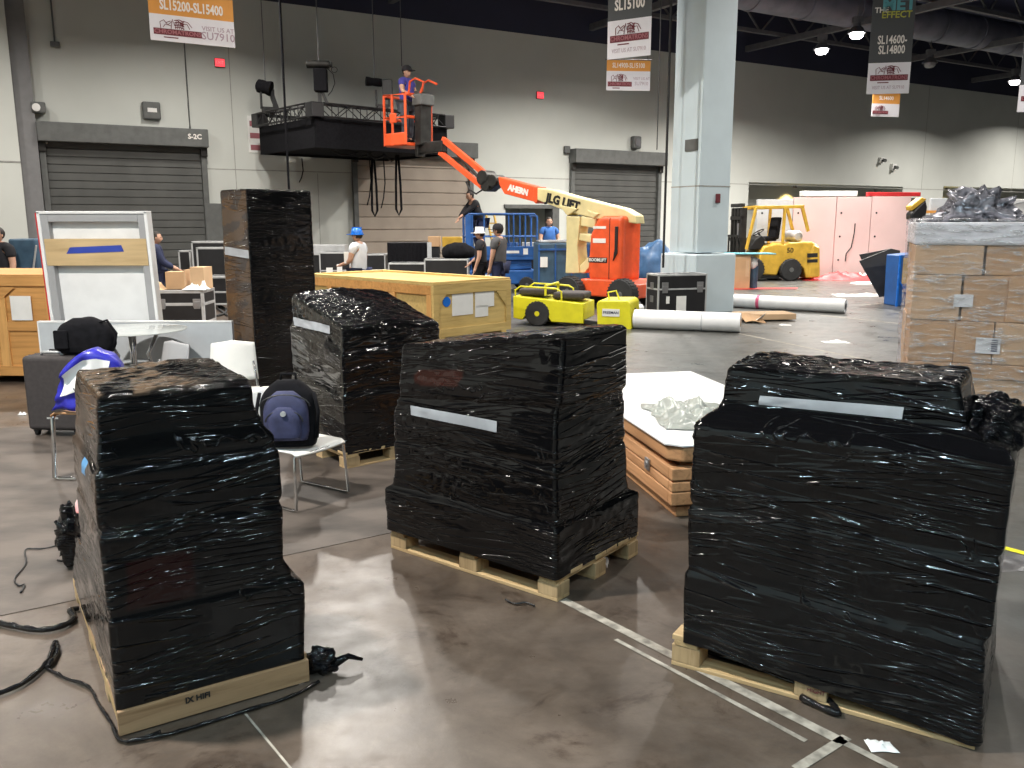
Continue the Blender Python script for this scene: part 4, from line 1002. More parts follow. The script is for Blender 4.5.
q = MB(); q.beam((-.05, 0, 0), (-.05, 0, .45), .10); q.beam((.18, 0, 0), (.02, 0, .45), .09); q.build('support_leg', M['black'], a)
q = MB(); q.tube([(.2, 0, 1.2), (.38, 0, 1.0), (.42, 0, .7), (.32, 0, .45), (.2, 0, .3)], .014); q.tube([(.42 + .09 * math.cos(t), 0, 1.14 + .09 * math.sin(t)) for t in [i * PI / 6 for i in range(12)]], .012, closed=True); q.build('power_cable', M['rubber'], a)
a = moving_head(383, 22.3, 'black moving stage light pointing left, on the truss beside the basket', .8, .1)
head_tube(a, (-.22, 0, .78), (-.97, -.25, .05), .12, .5, lens='print_teal'); MB().b2(.0, .30, -.12, .12, .30, .85).build('lamp_box', M['black'], a, bevel=.03)
def hang(name, label, px, y0, y1, Y, rad, m='black', cat='cable', z1=None, group=None):
    t = P(px, y0, Y); b = P(px, y1, Y); t.x = b.x
    if z1: t.z = z1
    t.x = t.x; return tag(MB().cyl((0, 0, 0), (0, 0, t.z - b.z), rad, n=8).build(name, M[m], loc=b), label, cat, group)
top = 8.9
for px, yb, Y, lab in ((266, 92, 22.95, 'leftmost of the steel cables holding the suspended truss'), (319, 64, 21.3, 'steel cable rising from the motor unit of the truss'), (375, 84, 22.5, 'steel cable above the stage light beside the basket'), (402, 66, 24.0, 'rightmost steel cable, behind the worker in the basket')):
    hang('hanging_cable', lab, px, yb, yb, Y, .012, 'steel_grey', z1=top)
hang('power_cable', 'thick black cable falling past the left part of the truss skirt', 289, 189, 189, 20.4, .028, 'fabric_black', z1=top)
for px, y0, y1, lp, lab in ((303, 158, 182, 0, 'thin cable tail under the truss, left of the tan shutter'), (371, 157, 205, 0, 'leftmost thin cable dangling before the tan shutter'), (375, 157, 216, 1, 'left looped cable dangling before the tan shutter'), (385, 157, 208, 0, 'thin cable hanging between the two looped cables'), (399, 155, 215, 1, 'right looped cable dangling before the tan shutter')):
    t = P(px, y0, 23.2); b = P(px, y1, 23.2); L = t.z - b.z
    mb = MB()
    if lp: mb.tube([(-.03, 0, L), (-.06, 0, L * .5), (-.07, 0, .15), (0, 0, 0), (.07, 0, .15), (.06, 0, L * .5), (.02, 0, L)], .03)
    else: mb.tube([(0, 0, L), (.02, 0, L * .5), (-.03, 0, L * .2), (-.10, 0, 0)], .016)
    tag(mb.build('dangling_cable', M['fabric_black'], loc=b), lab, 'cable')
# ============================================================ blue scissor lift with a worker on it
def at_local(o, rz, X, Y, z=0): return Vector((o[0], o[1], 0)) + Matrix.Rotation(rz, 3, 'Z') @ Vector((X, Y, z))
SO = P(467, 300, 20.5); SO.z = 0; SR = .12
r = thing('scissor_lift', 'blue scissor lift with a railed platform in front of the small wall opening', 'scissor lift', SO, SR)
L_, D_ = 1.68, 1.0; z_rail = P(500, 214, 20.5).z; z_deck = P(500, 256, 20.5).z
mb = MB(); mb.b2(0, L_, 0, D_, .18, .52); mb.build('chassis', M['genie'], r, bevel=.03)
for x in (.25, L_ - .25):
    for y in (-.02, D_ + .02): wheel(r, (x, y, .18), .18, .12, M['frame_grey'], n=20)
mb = MB()
for k in range(3):
    za, zc = .52 + (z_deck - .52 - .12) * k / 3, .52 + (z_deck - .52 - .12) * (k + 1) / 3
    for y in (.12, D_ - .12): mb.beam((.12, y, za), (L_ - .12, y, zc), .08, .07); mb.beam((L_ - .12, y + .06, za), (.12, y + .06, zc), .08, .07)
mb.build('scissor_arms', M['genie'], r, bevel=.005)
mb = MB(); mb.b2(0, L_, 0, D_, z_deck - .10, z_deck); mb.b2(0, L_, -.015, .01, z_deck, z_deck + .22); mb.b2(0, L_, D_ - .01, D_ + .015, z_deck, z_deck + .2); mb.build('platform', M['genie'], r, bevel=.01)
mb = MB(); Z = z_rail
for y in (0, D_):
    mb.tube([(0, y, z_deck), (0, y, Z - .08), (.06, y, Z), (L_ - .06, y, Z), (L_, y, Z - .08), (L_, y, z_deck)], .026)
    mb.tube([(0, y, z_deck + .45), (L_, y, z_deck + .45)], .018)
    for x in (.14, .42, 1.12, 1.4): mb.cyl((x, y, z_deck), (x, y, Z), .02)
for x in (0, L_): mb.tube([(x, 0, Z - .05), (x, D_, Z - .05)], .024); mb.tube([(x, 0, z_deck + .45), (x, D_, z_deck + .45)], .02)
mb.build('guard_rail', M['genie'], r, smooth=True)
MB().b2(.0, .12, -.03, .0, z_deck - .08, Z - .02).build('gate_post', M['genie'], r, bevel=.01)
for (x0, x1, z0, z1) in ((.95, 1.25, z_deck + .06, z_deck + .12), (1.35, 1.46, z_deck + .03, z_deck + .17), (.02, .1, z_deck + .05, z_deck + .2), (.3, .55, .3, .42)):
    MB().b2(x0, x1, -.022, -.012, z0, z1).build('decal', M['paper'], r)
wl = at_local(SO, SR, .38, .5, z_deck + .001)
dz = P(490, 188, 20.9).z - z_deck
person('worker in black bending over the rail on the blue scissor lift platform', wl, SR + 1.9, 1.58, dict(knl=(-.06, .03, .28), knr=(.06, .06, .28), ell=(-.13, .22, .70), wrl=(-.10, .34, .60), elr=(.14, .20, .68), wrr=(.12, .30, .56), chest=(0, .03, .70)), top='black_cloth', legs='navy', long_sleeve=True, lean=.42)
t = thing('stepladder_leg', 'yellow ladder standing slanted on the blue scissor lift platform', 'ladder', at_local(SO, SR, .72, .45, z_deck + .002), SR)
mb = MB(); mb.beam((0, 0, .02), (-.20, .2, 1.0), .05, .03); mb.beam((.18, .05, .02), (.0, .25, 1.0), .05, .03)
mb.build('rail', M['cat'], t)
mb = MB()
for k in range(4): a_ = (.1 + .22 * k); mb.beam((-.20 * a_, .2 * a_, a_), (.18 - .18 * a_, .05 + .2 * a_, a_), .03)
mb.build('rung', M['cat'], t)
t = tag(MB().lathe([(.01, 0), (.13, 0), (.16, .28), (.15, .3), (.01, .3)], n=20).build('bucket', M['genie'], smooth=True, loc=at_local(SO, SR, 1.15, .55, z_deck + .002)), 'blue bucket on the scissor lift platform', 'bucket')
t = tag(MB().b2(-.22, .22, -.15, .15, 0, .16).build('tool_bag', M['tee_grey'], bevel=.04, loc=at_local(SO, SR, 1.15, .22, z_deck + .002)), 'grey tool bag on the right end of the scissor lift platform', 'bag')
# two men walking past
person('man in a dark grey T-shirt and cap standing before the blue scissor lift', G(499, 307), PI / 2 - .45, 1.60, dict(ell=(-.135, .02, .635), wrl=(-.12, .06, .49)), top='tee_grey', legs='navy', hat='cap')
person('person in a dark top and white hard hat walking before the scissor lift', G(481, 303), PI / 2 - .1, 1.52, dict(elr=(.13, .04, .64), wrr=(.10, .15, .54), knl=(-.05, .07, .29), anl=(-.05, .05, .045), tol=(-.05, .14, .02)), top='black_cloth', legs='black_cloth', hat='helmet_white')
# man in a blue shirt beyond the second blue machine
person('man in a bright blue shirt facing the camera by the small wall opening', P(549, 300, 24.2) * Vector((1, 1, 0)) if 0 else Vector((P(549, 230, 24.2).x, 24.2, 0)), PI + .25, 1.78, dict(ell=(-.15, .04, .66), wrl=(-.10, .14, .56), elr=(.15, .04, .66), wrr=(.10, .14, .56)), top='blue_shirt', legs='navy')
# dusty blue machine right of the scissor lift
o = Vector((P(538, 300, 18.8).x, 18.8, 0)); r = thing('battery_generator', 'dusty dark blue machine cabinet with a white paper, behind the boom lift riser', 'machine', o, .1)
zt_ = P(560, 243, 18.8).z
MB().b2(0, 1.5, 0, .9, .22, zt_).build('cabinet', M['steel_blue'], r, bevel=.04)
mb = MB()
for x in (.0, .36, .72, 1.08, 1.47): mb.b2(x, x + .03, -.02, .0, .25, zt_ - .03)
mb.b2(0, 1.5, -.025, .0, zt_ - .16, zt_ - .12); mb.b2(0, 1.5, -.025, .0, .3, .34); mb.build('rib', M['genie'], r)
MB().b2(.05, 1.45, .05, .85, zt_, zt_ + .05).build('lid', M['paper_grey'], r, bevel=.02)
MB().b2(.04, .20, -.03, -.025, zt_ - .52, zt_ - .3).build('paper', M['paper'], r)
for x in (.25, 1.25):
    for y in (.05, .85): wheel(r, (x, y, .17), .17, .1, M['frame_grey'], n=18)
# blue-tarped item right of the boom lift
o = Vector((P(646, 270, 19.5).x, 19.5, 0)); mb = MB(); zt_ = P(655, 243, 19.5).z
mb.ball((.25, .3, zt_ * .5), .5, .95, .8, zt_ * 1.02, n=30, m=20, wob=.25, seed=5); mb.v = [Vector((v.x, v.y, max(0, v.z))) for v in mb.v]
tag(mb.build('tarp_cover', mat('blue_tarp', (.07, .16, .32), .4, bump=.5, bs=9), smooth='full', loc=o), 'blue tarp-covered bundle between the boom lift and the column', 'tarp')
# black cable hanging from the roof by the column
hang('hanging_cable', 'black cable hanging just left of the pale column', 663, 268, 268, 15.6, .022, 'rubber', z1=8.7)
hang('hanging_cable', 'thin dark cable hanging left of the column above the right grey shutter', 657, 150, 150, 20, .012, 'rubber', z1=8.7)
# ============================================================ yellow plywood crate
YO = G(433, 286, .80); YO.z = 0; YR = math.atan2(.71, .70)
r = thing('shipping_crate', 'large yellow plywood crate with papers and a blue dot on its end', 'crate', YO, YR)
w_, d_, h_ = 1.50, 3.1, .80
MB().b2(.03, w_ - .03, .03, d_ - .03, .10, h_ - .03).build('plywood_box', M['yell_wood'], r)
for nm, bx in (('rail', (-.0, w_, 0, .05, h_ - .13, h_)), ('rail', (0, w_, d_ - .05, d_, h_ - .13, h_)), ('rail', (0, w_, 0, .05, .08, .2)),):
    MB().b2(*bx).build(nm, M['yell_wood'], r, bevel=.006)
for bx in ((-.0, .05, .05, d_ - .05, h_ - .13, h_ - .001), (w_ - .05, w_, .05, d_ - .05, h_ - .13, h_ - .001), (0, .05, .05, d_ - .05, .08, .2)): MB().b2(*bx).build('rail', M['orange_wood' if bx[0] == 0 else 'yell_woodY'], r, bevel=.006)
for y in (.05, .85, 1.65, 2.45, 3.12): MB().b2(-.002, .045, y, y + .1, .2, h_ - .13).build('post', M['orange_woodZ'], r, bevel=.004)
for x in (0.0, w_ - .1): MB().b2(x, x + .1, -.002, .045, .2, h_ - .13).build('post', M['yell_wood'], r, bevel=.004)
MB().prism([(.1, h_ - .13), (.24, h_ - .13), (.1, h_ - .28)], .0, .04).build('corner_brace', M['yell_wood'], r, bevel=.004)
MB().prism([(w_ - .1, h_ - .13), (w_ - .1, h_ - .36), (w_ - .3, h_ - .13)], .0, .04).build('corner_brace', M['yell_wood'], r, bevel=.004)
MB().b2(.0, w_, 0, d_, h_, h_ + .022).build('lid', M['yell_wood'], r, bevel=.004)
for y in (.02, d_ - .12): MB().b2(.0, w_, y, y + .1, h_ + .022, h_ + .05).build('lid_batten', M['yell_wood'], r, bevel=.004)
for x in (.0, w_ - .1): MB().b2(x, x + .1, .12, d_ - .12, h_ + .022, h_ + .05).build('lid_batten', M['yell_woodY'], r, bevel=.004)
for x in (.1, w_ / 2, w_ - .2): MB().b2(x, x + .1, 0, d_, 0, .08).build('skid', M['yell_woodY'], r, bevel=.004)
vy = VP((YO.x, YO.y), YR)
for nm, p, m_ in (('paper', (453, 293, 474, 314), 'paper'), ('paper', (476, 292, 495, 306), 'paper'), ('paper', (476, 306, 489, 316), 'paper')):
    a, b = vy.at(p[0], p[1]), vy.at(p[2], p[3]); MB().b2(a[0], b[0], .02, .028, b[1], a[1]).build(nm, M[m_], r)
a = vy.at(446, 302); MB().cyl((a[0] + .03, .02, a[1]), (a[0] + .03, .029, a[1]), .07, n=24).build('round_sticker', M['helmet_blue'], r)
# ============================================================ yellow burden cart
KO = G(513, 326); KR = -.32
KO = Vector((P(512, 300, 13.9).x, 13.9, 0)); vk = VP((KO.x, KO.y), KR)
r = thing('utility_cart', 'lemon yellow electric burden cart parked behind the middle wrapped pallet', 'utility cart', KO, KR)
B_ = lambda *pp: [vk.at(*p) for p in pp]
pts = B_((513, 296), (540, 299), (583, 304), (583, 324), (551, 322), (545, 313), (536, 310), (528, 312), (522, 320), (513, 318))
mb = MB(); mb.prism(pts, 0, .8); mb.build('body', M['lemon'], r, bevel=.012)
c = vk.at(537, 322); rr = c[1] if 0 else .20
for x in (c[0],):
    for y in (.03, .77): wheel(r, (x, y, rr), rr, .1, M['lemon'], n=22)
mb = MB()
for (a, b) in (((516, 291), (545, 294)), ((550, 294), (582, 299))):
    q, s_ = vk.at(*a), vk.at(*b); mb.b2(q[0], s_[0], .12, .68, (q[1] + s_[1]) / 2 - .06, (q[1] + s_[1]) / 2 + .05)
mb.build('seat_cushion', M['suit'], r, bevel=.04, seg=3)
mb = MB()
for y in (.02, .78):
    q = B_((515, 298), (515, 290), (520, 286.5), (556, 289), (561, 292), (561, 303)); mb.tube([(a, y, b) for a, b in q], .015)
q = vk.at(545, 296); mb.tube([(q[0], .02, q[1]), (q[0], .02, q[1] + .16), (q[0], .78, q[1] + .16), (q[0], .78, q[1])], .02); mb.build('hand_rail', M['lemon'], r, smooth=True)
q = B_((583, 320), (600, 322), (600, 327), (583, 325)); MB().prism(q, .05, .75).build('step_deck', M['dark_steel'], r, bevel=.01)
q = B_((596, 304), (598, 301), (627, 301), (630, 304), (631, 330), (622, 336), (597, 330)); MB().prism(q, .02, .78).build('front_cowl', M['lemon'], r, bevel=.02)
q = B_((602, 309), (619, 317)); MB().b2(q[0][0], q[1][0], .01, .02, q[1][1], q[0][1]).build('name_plate', M['paper'], r)
text('lettering', 'FREEMAN', .058, M['navy'], r, ((q[0][0] + q[1][0]) / 2, .008, (q[0][1] + q[1][1]) / 2), th=.001, bold=.001)
q = vk.at(607, 300); mb = MB(); mb.tube([(q[0], .2, q[1] - .05), (q[0] - .03, .2, q[1] + .10), (q[0] + .1, .2, q[1] + .13), (q[0] + .16, .2, q[1] - .02)], .014); mb.build('handle_bar', M['lemon'], r, smooth=True)
wheel(r, (vk.at(623, 325)[0], .4, .17), .17, .12, M['lemon'], n=20)
# ============================================================ flight case, rolls
FO = G(657, 322); FR = .28
def road_case(label, o, rz, w_, d_, h_, group=None, casters=True, split=.62, name='flight_case', open_=False, paper=(), edge=.028, latches=True):
    r = thing(name, label, 'flight case', o, rz, group); zb = .10 if casters else 0
    MB().b2(0, w_, 0, d_, zb, h_).build('body', M['laminate'], r)
    mb = MB(); e = edge
    for z in (zb, h_ - e, zb + (h_ - zb) * split):
        mb.b2(-.004, w_ + .004, -.004, e * .3, z, z + e); mb.b2(-.004, w_ + .004, d_ - e * .3, d_ + .004, z, z + e)
        mb.b2(-.004, e * .3, 0, d_, z, z + e); mb.b2(w_ - e * .3, w_ + .004, 0, d_, z, z + e)
    for x in (-.004, w_ + .004 - e):
        for y in (-.004, d_ + .004 - e): mb.b2(x, x + e, y, y + e, zb, h_)
    for x in (-.002, w_ + .002 - e): mb.b2(x, x + e, 0, d_, h_ - .002, h_ + .004)
    for y in (-.002, d_ + .002 - e): mb.b2(0, w_, y, y + e, h_ - .002, h_ + .004)
    mb.build('edge_trim', M['alu'], r, bevel=.003)
    if latches:
        for x in (w_ * .14, w_ * .86):
            mb = MB(); mb.b2(x - .05, x + .05, -.012, .0, zb + (h_ - zb) * split - .05, zb + (h_ - zb) * split + .07); mb.build('latch', M['steel'], r, bevel=.006)
            MB().b2(x - .06, x + .06, -.008, 0, h_ - .26, h_ - .13).build('handle', M['steel'], r, bevel=.01)
        for z in (h_ - .20, zb + (h_ - zb) * .38): MB().b2(-.012, 0, d_ / 2 - .06, d_ / 2 + .06, z - .05, z + .06).build('handle', M['steel'], r, bevel=.01)
    if casters:
        for x in (.1, w_ - .1):
            for y in (.1, d_ - .1):
                mb = MB(); mb.cyl((x - .018, y, .045), (x + .018, y, .045), .045, n=14); mb.b2(x - .03, x + .03, y - .03, y + .03, .07, .1); mb.build('caster', M['black'], r)
    for (x0, x1, z0, z1) in paper: MB().b2(x0, x1, -.01, -.002, z0, z1).build('label', M['paper'], r)
    return r
hc = P(659, 275, FO.y).z
road_case('large black flight case on casters standing before the column plinth', FO, FR, .90, .46, hc, paper=((.15, .21, .30, .42), (.34, .52, .12, .42)))
def roll(label, a, b, rad, m='white', core='card', group=None):
    a, b = Vector(a), Vector(b); d = b - a; L = d.length; rz = math.atan2(d.y, d.x); o = thing('carpet_roll', label, 'roll', a, rz, group)
    mb = MB(); R = Matrix.Rotation(PI / 2, 3, 'Y'); prof = [(rad * .4, 0.02), (rad * .42, 0), (rad * .97, 0), (rad, .02), (rad * 1.015, L * .3), (rad * .985, L * .6), (rad, L - .02), (rad * .97, L), (rad * .42, L), (rad * .4, L - .02)]
    mb.lathe(prof, (0, 0, rad), 32, R); mb.build('sheet_roll', M[m], o, smooth=True)
    MB().lathe([(rad * .28, -.004), (rad * .4, -.004), (rad * .4, L + .004), (rad * .28, L + .004)], (0, 0, rad), 20, R).build('core', M[core], o, smooth=True)
    return o
o = roll('thick white roll lying before the flight case and column plinth', G(634, 328.5), G(740, 333), .15)
MB().cyl((1.05, 0, .15), (1.06, 0, .15), .152, n=32).build('seam_band', M['paper_grey'], o)
o = roll('long white roll with pink tape lying right of the column', G(722, 307), G(845, 314), .13, core='dark_steel')
MB().cyl((.70, 0, .13), (.76, 0, .13), .1345, n=32).build('tape_band', M['pinktape'], o)
roll('short white roll end between the yellow cart and the flight case', G(633, 316), G(641, 315.5), .10)
r = thing('flattened_carton', 'flattened brown carton on the floor in front of the long roll', 'carton', G(742, 322), .12)
MB().b2(0, .95, 0, .5, .02, .12).build('panel', M['card2'], r, bevel=.01)
mb = MB(); mb.sheet(6, 4, lambda i, j: (-.05 + .35 * i, -.28 + .3 * j, .02 + .10 * j + .02 * math.sin(i * 5)), th=(0, 0, .006)); mb.build('flap', M['card'], r)
mb = MB(); mb.sheet(6, 4, lambda i, j: (.1 + .2 * i, -.25 + .2 * j, .01 + .16 * i * (1 - j)), th=(0, 0, .006)); mb.build('flap', M['paper'], r)
# ============================================================ forklift
OO = G(800, 284); OR_ = .10; OO = Vector((P(735, 280, 24.3).x, 24.3, 0)); vf = VP((OO.x, OO.y), OR_)
C_ = lambda *pp: [vf.at(*p) for p in pp]
r = thing('forklift', 'yellow forklift parked right of the column in front of the pink wall panels', 'forklift', OO, OR_)
DP = 1.15
MB().prism(C_((760, 254), (764, 247), (776, 244), (785, 245), (788, 243), (812, 242), (819, 246), (820, 259), (818, 277), (806, 279), (804, 270), (797, 263), (788, 262), (780, 268), (777, 276), (757, 275)), 0, DP).build('body', M['cat'], r, bevel=.05, seg=3)
MB().prism(C_((813, 244), (820, 248), (820, 278), (808, 279), (808, 262)), -.03, DP + .03).build('counterweight', M['cat'], r, bevel=.06, seg=3)
mb = MB(); mb.prism(C_((807, 254), (817, 253.5), (817, 257.5), (807, 258)), -.036, .0); mb.prism(C_((807, 260), (817, 259.5), (817, 263), (807, 263)), -.036, .0); mb.build('vent', M['black'], r)
MB().prism(C_((759, 274), (780, 276), (780, 279), (760, 279)), .05, DP - .05).build('step', M['black'], r)
for y in (.02, DP - .02): wheel(r, (vf.at(790, 271)[0], y, .31), .31, .24, M['frame_grey'], n=24); wheel(r, (vf.at(752, 270)[0], y, .33), .33, .26, M['frame_grey'], n=24)
for y in (.03, DP - .09):
    mb = MB()
    for a, b in (((747, 250), (757, 208)), ((757, 208), (805, 207)), ((783, 248), (786, 207)), ((809, 232), (803, 207))):
        a, b = vf.at(*a), vf.at(*b); mb.beam((a[0], y + .03, a[1]), (b[0], y + .03, b[1]), .07, .09)
    mb.build('guard_post', M['cat'], r, bevel=.01)
mb = MB()
for k in range(7): q = vf.at(758 + 7.5 * k, 207); mb.b2(q[0], q[0] + .05, .03, DP - .03, q[1] - .02, q[1] + .03)
mb.build('overhead_guard', M['cat'], r, bevel=.005)
for y in (.2, .42, .68, .9):
    mb = MB(); a, b = vf.at(736, 276), vf.at(753, 208); mb.b2(vf.at(746, 240)[0] - .12, vf.at(746, 240)[0] + .06, y - .05, y + .05, .1, b[1]); mb.build('mast_rail', M['dark_steel'], r, bevel=.01)
x_ = vf.at(746, 240)[0]; mb = MB()
for z in (.4, 1.1, 1.7, 2.05): mb.b2(x_ - .14, x_ - .02, .15, .95, z, z + .1)
mb.build('mast_crossbar', M['dark_steel'], r)
mb = MB(); mb.cyl((x_, .55, .15), (x_, .55, 1.95), .05); mb.cyl((x_ - .1, .38, .2), (x_ - .1, .38, 1.6), .03); mb.build('lift_cylinder', M['steel'], r)
mb = MB(); mb.b2(x_ - .22, x_ - .15, .05, 1.1, .35, .8); 
for k in range(5): mb.b2(x_ - .24, x_ - .2, .1 + k * .22, .14 + k * .22, .8, 1.25)
mb.b2(x_ - .24, x_ - .2, .05, 1.1, 1.22, 1.28); mb.build('load_backrest', M['dark_steel'], r)
for y in (.3, .85): MB().prism([(x_ - .22, .06), (x_ - .22, .75), (x_ - .27, .75), (x_ - .3, .1), (x_ - 1.0, .07), (x_ - 1.0, .06)], y - .06, y + .06).build('fork', M['dark_steel'], r)
mb = MB(); q = vf.at(778, 240); mb.b2(q[0] - .28, q[0] + .1, .3, .85, q[1] - .05, q[1] + .08); mb.prism([(q[0] + .02, q[1]), (q[0] + .16, q[1]), (q[0] + .22, q[1] + .62), (q[0] + .1, q[1] + .62)], .3, .85); mb.build('seat', M['fabric_black'], r, bevel=.04, seg=3)
mb = MB(); q = vf.at(766, 233); c = Vector((q[0], .58, q[1])); ax = Vector((-.5, 0, .86))
e1 = Vector((0, 1, 0)); e2 = ax.cross(e1); mb.tube([c + (e1 * math.cos(t) + e2 * math.sin(t)) * .17 for t in [i * PI / 8 for i in range(16)]], .016, closed=True); mb.cyl(c, c - ax * .45, .03); mb.build('steering_wheel', M['black'], r)
mb = MB(); mb.prism(C_((750, 250), (757, 240), (764, 236), (768, 240), (764, 250)), .15, DP - .15); mb.build('dashboard', M['black'], r, bevel=.02)
mb = MB(); a, b = vf.at(793, 237), vf.at(810, 238); mb.lathe([(.01, -.38), (.12, -.36), (.165, -.28), (.165, .28), (.12, .36), (.01, .38)], ((a[0] + b[0]) / 2, .56, vf.at(800, 237)[1]), 24, Matrix.Rotation(PI / 2, 3, 'X')); mb.build('gas_tank', M['alu'], r, smooth=True)
q = vf.at(790, 251); text('lettering', 'HYSTER' if 0 else '50', .2, M['black'], r, (q[0], -.012, q[1]), th=.004)
# carton and small things in front of the forklift
r = thing('cardboard_box', 'tall brown cardboard box standing between the column and the forklift', 'box', Vector((P(730, 280, 21.5).x, 21.5, 0)), .05)
zc = P(740, 255, 21.5).z; MB().b2(0, .50, 0, .5, 0, zc).build('carton', M['card'], r, bevel=.006); MB().b2(.0, .5, -.004, 0, zc - .1, zc - .06).build('tape', M['card2'], r)
MB().b2(.38, .47, -.003, 0, .3, .7).build('printed_mark', M['card2'], r)
tag(MB().b2(-.05, 1.1, -.05, .6, 0, .03).build('glass_shelf', M['print_teal'], bevel=.005, loc=Vector((P(730, 280, 21.5).x, 21.5, zc + .001))), 'greenish board resting on the tall brown box', 'board')
r = thing('bottle_stand', 'blue and white bundle standing beside the tall brown box', 'bundle', Vector((P(750, 275, 21.7).x + .1, 21.75, 0)), 0)
MB().lathe([(.1, 0), (.11, .5), (.09, .7), (.04, .75)], n=16).build('sack', M['steel_blue'], r, smooth=True); MB().ball((-.02, -.03, .62), .14, .8, .8, 1.1, n=16, m=10, wob=.3).build('white_wrap', M['paper'], r, smooth='full')
tag(MB().slab([(0, 0), (1.7, .1), (1.9, .5), (.1, .6)], 0, .008).build('red_carpet_scrap', M['red'], loc=G(728, 290)), 'red strip of carpet on the floor before the forklift', 'carpet')
# ============================================================ pale pink set wall and waste
PO = Vector((P(755, 270, 26.2).x, 26.2, 0)); PR = .06; vp_ = VP((PO.x, PO.y), PR)
r = thing('set_wall', 'long pale pink set wall standing behind the forklift, bolted panels', 'set wall', PO, PR)
xs = [vp_.at(a, 230)[0] for a in (756, 792, 835, 870, 909)]; hs = [vp_.at(a, b)[1] for a, b in ((770, 200), (810, 198), (850, 197.5), (890, 197))]
for i in range(4):
    p_ = MB().b2(xs[i] + .01, xs[i + 1] - .01, 0, .12, 0, hs[i]).build('panel', M['offwhite' if i == 0 else 'pink'], r, bevel=.006)
    mb = MB()
    for z in (.5, 1.2, 1.9):
        mb.cyl((xs[i] + .16, -.006, z), (xs[i] + .16, 0, z), .03)
    mb.build('bolt', M['dark_steel'], p_)
MB().b2(xs[4] - .01, xs[4] + .12, .0, .9, 0, hs[3] - .05).build('end_panel', M['laminate'], r)
crk = MB(); q = [vp_.at(a, b) for a, b in ((855, 224), (854, 234), (851, 248), (846, 254), (845, 262))]; crk.tube([(a, -.004, b) for a, b in q], .018, 5); crk.build('hanging_wire', M['dark_steel'], r)
a, b = vp_.at(803, 197), vp_.at(858, 192)
tag(MB().b2(0, b[0] - a[0], 0, .3, 0, .16).build('beam', M['paper'], bevel=.02, loc=Vector((PO.x, PO.y, 0)) + Vector((math.cos(PR) * a[0], math.sin(PR) * a[0] + .25, 0)) + Vector((0, -.25 + .0, a[1] + .0)), rz=PR), 'white padded beam lying on top of the pink set wall', 'beam')
a, b = vp_.at(868, 196), vp_.at(921, 194)
tag(MB().b2(0, b[0] - a[0], 0, .15, 0, .12).build('beam', M['red'], bevel=.01, loc=Vector((PO.x + math.cos(PR) * a[0], PO.y + math.sin(PR) * a[0], hs[3] + .002)), rz=PR), 'red beam lying on top of the right end of the pink set wall', 'beam')
for i, (a, b, s_, m_, lab) in enumerate([(838, 280, 2.2, 'red', 'red crumpled sheeting at the foot of the pink set wall'), (866, 279, 1.3, 'paper', 'white crumpled sheeting at the foot of the pink set wall'), (880, 284, 1.4, 'paper', 'flat white sheet on the floor before the pink set wall'), (858, 296, 1.2, 'paper', 'white paper heap left of the folded black board'), (812, 276, .8, 'red', 'small red scrap by the rear of the forklift')]):
    crumple('waste_sheet', lab, 'waste', G(a, b), s_, s_ * .5, .30 if i < 2 else .07, M[m_], n=16, seed=i * 3, fr=3 / s_)
# black folded board and blue bin
BO_ = Vector((P(865, 262, 17.6).x, 17.6, 0)); vq = VP((BO_.x, BO_.y), 0)
r = thing('black_board', 'big black fibre board folded and leaning left of the blue bin', 'board', BO_, 0)
for (pp, y0, nm) in ((((863, 262), (895, 250), (897, 295), (880, 298)), .0, 'leaf'), (((868, 256), (901, 250), (910, 252), (905, 296), (884, 297)), .22, 'leaf')):
    q = [vq.at(*p) for p in pp]; mb = MB(); mb.prism(q, y0, y0 + .03); mb.v = [Vector((v.x, v.y + v.z * .22, v.z)) for v in mb.v]; mb.build(nm, M['laminate'], r)
CO_ = Vector((P(896, 300, 16.9).x, 16.9, 0)); r = thing('plastic_bin', 'tall blue container with a yellow label beside the cardboard pallet', 'bin', CO_, .1)
zt_ = P(905, 256, 16.9).z; mb = MB(); mb.prism([(.02, 0), (.0, zt_), (.55, zt_ + .05), (.5, 0)], 0, .5); mb.build('tub', M['genie'], r, bevel=.02)
MB().b2(.08, .20, -.006, 0, zt_ * .45, zt_ * .95).build('label', M['yell_wood'], r); mb = MB(); mb.beam((.02, -.01, .5), (.36, -.01, .05), .04, .02); mb.b2(0, .03, -.02, .02, 0, zt_); mb.build('strap', M['helmet_blue'], r)
# things behind the cardboard pallet at the right edge
def slabthing(name, label, cat, Y, x0, x1, y0, y1, m, th=.1, z0=None):
    a, b = P(x0, y1, Y), P(x1, y0, Y); z = 0 if z0 is None else z0
    return tag(MB().b2(0, b.x - a.x, 0, th, 0, b.z - z).build(name, M[m], bevel=.01, loc=(a.x, Y, z)), label, cat)
o = slabthing('grey_panel', 'light grey set panel standing behind the cardboard pallet', 'panel', 22, 926, 948, 199, 260, 'offwhite')
tag(MB().b2(0, .45, 0, .03, 0, .07).build('orange_bar', M['banner_orange'], loc=(P(925, 213, 21.9).x, 21.9, P(925, 214, 21.9).z)), 'orange bar fixed across the light grey set panel', 'bar')
slabthing('grey_panel', 'darker grey set panel right of the light grey one', 'panel', 22.3, 948, 962, 200, 260, 'frame_grey')
slabthing('black_cabinet', 'black cabinet rising behind the crumpled film of the cardboard pallet', 'cabinet', 21, 956, 1000, 199, 260, 'laminate', .6)
r = thing('white_booth_panel', 'white booth panel with a round outline at the right edge', 'panel', (P(997, 260, 20.5).x, 20.5, 0), .02)
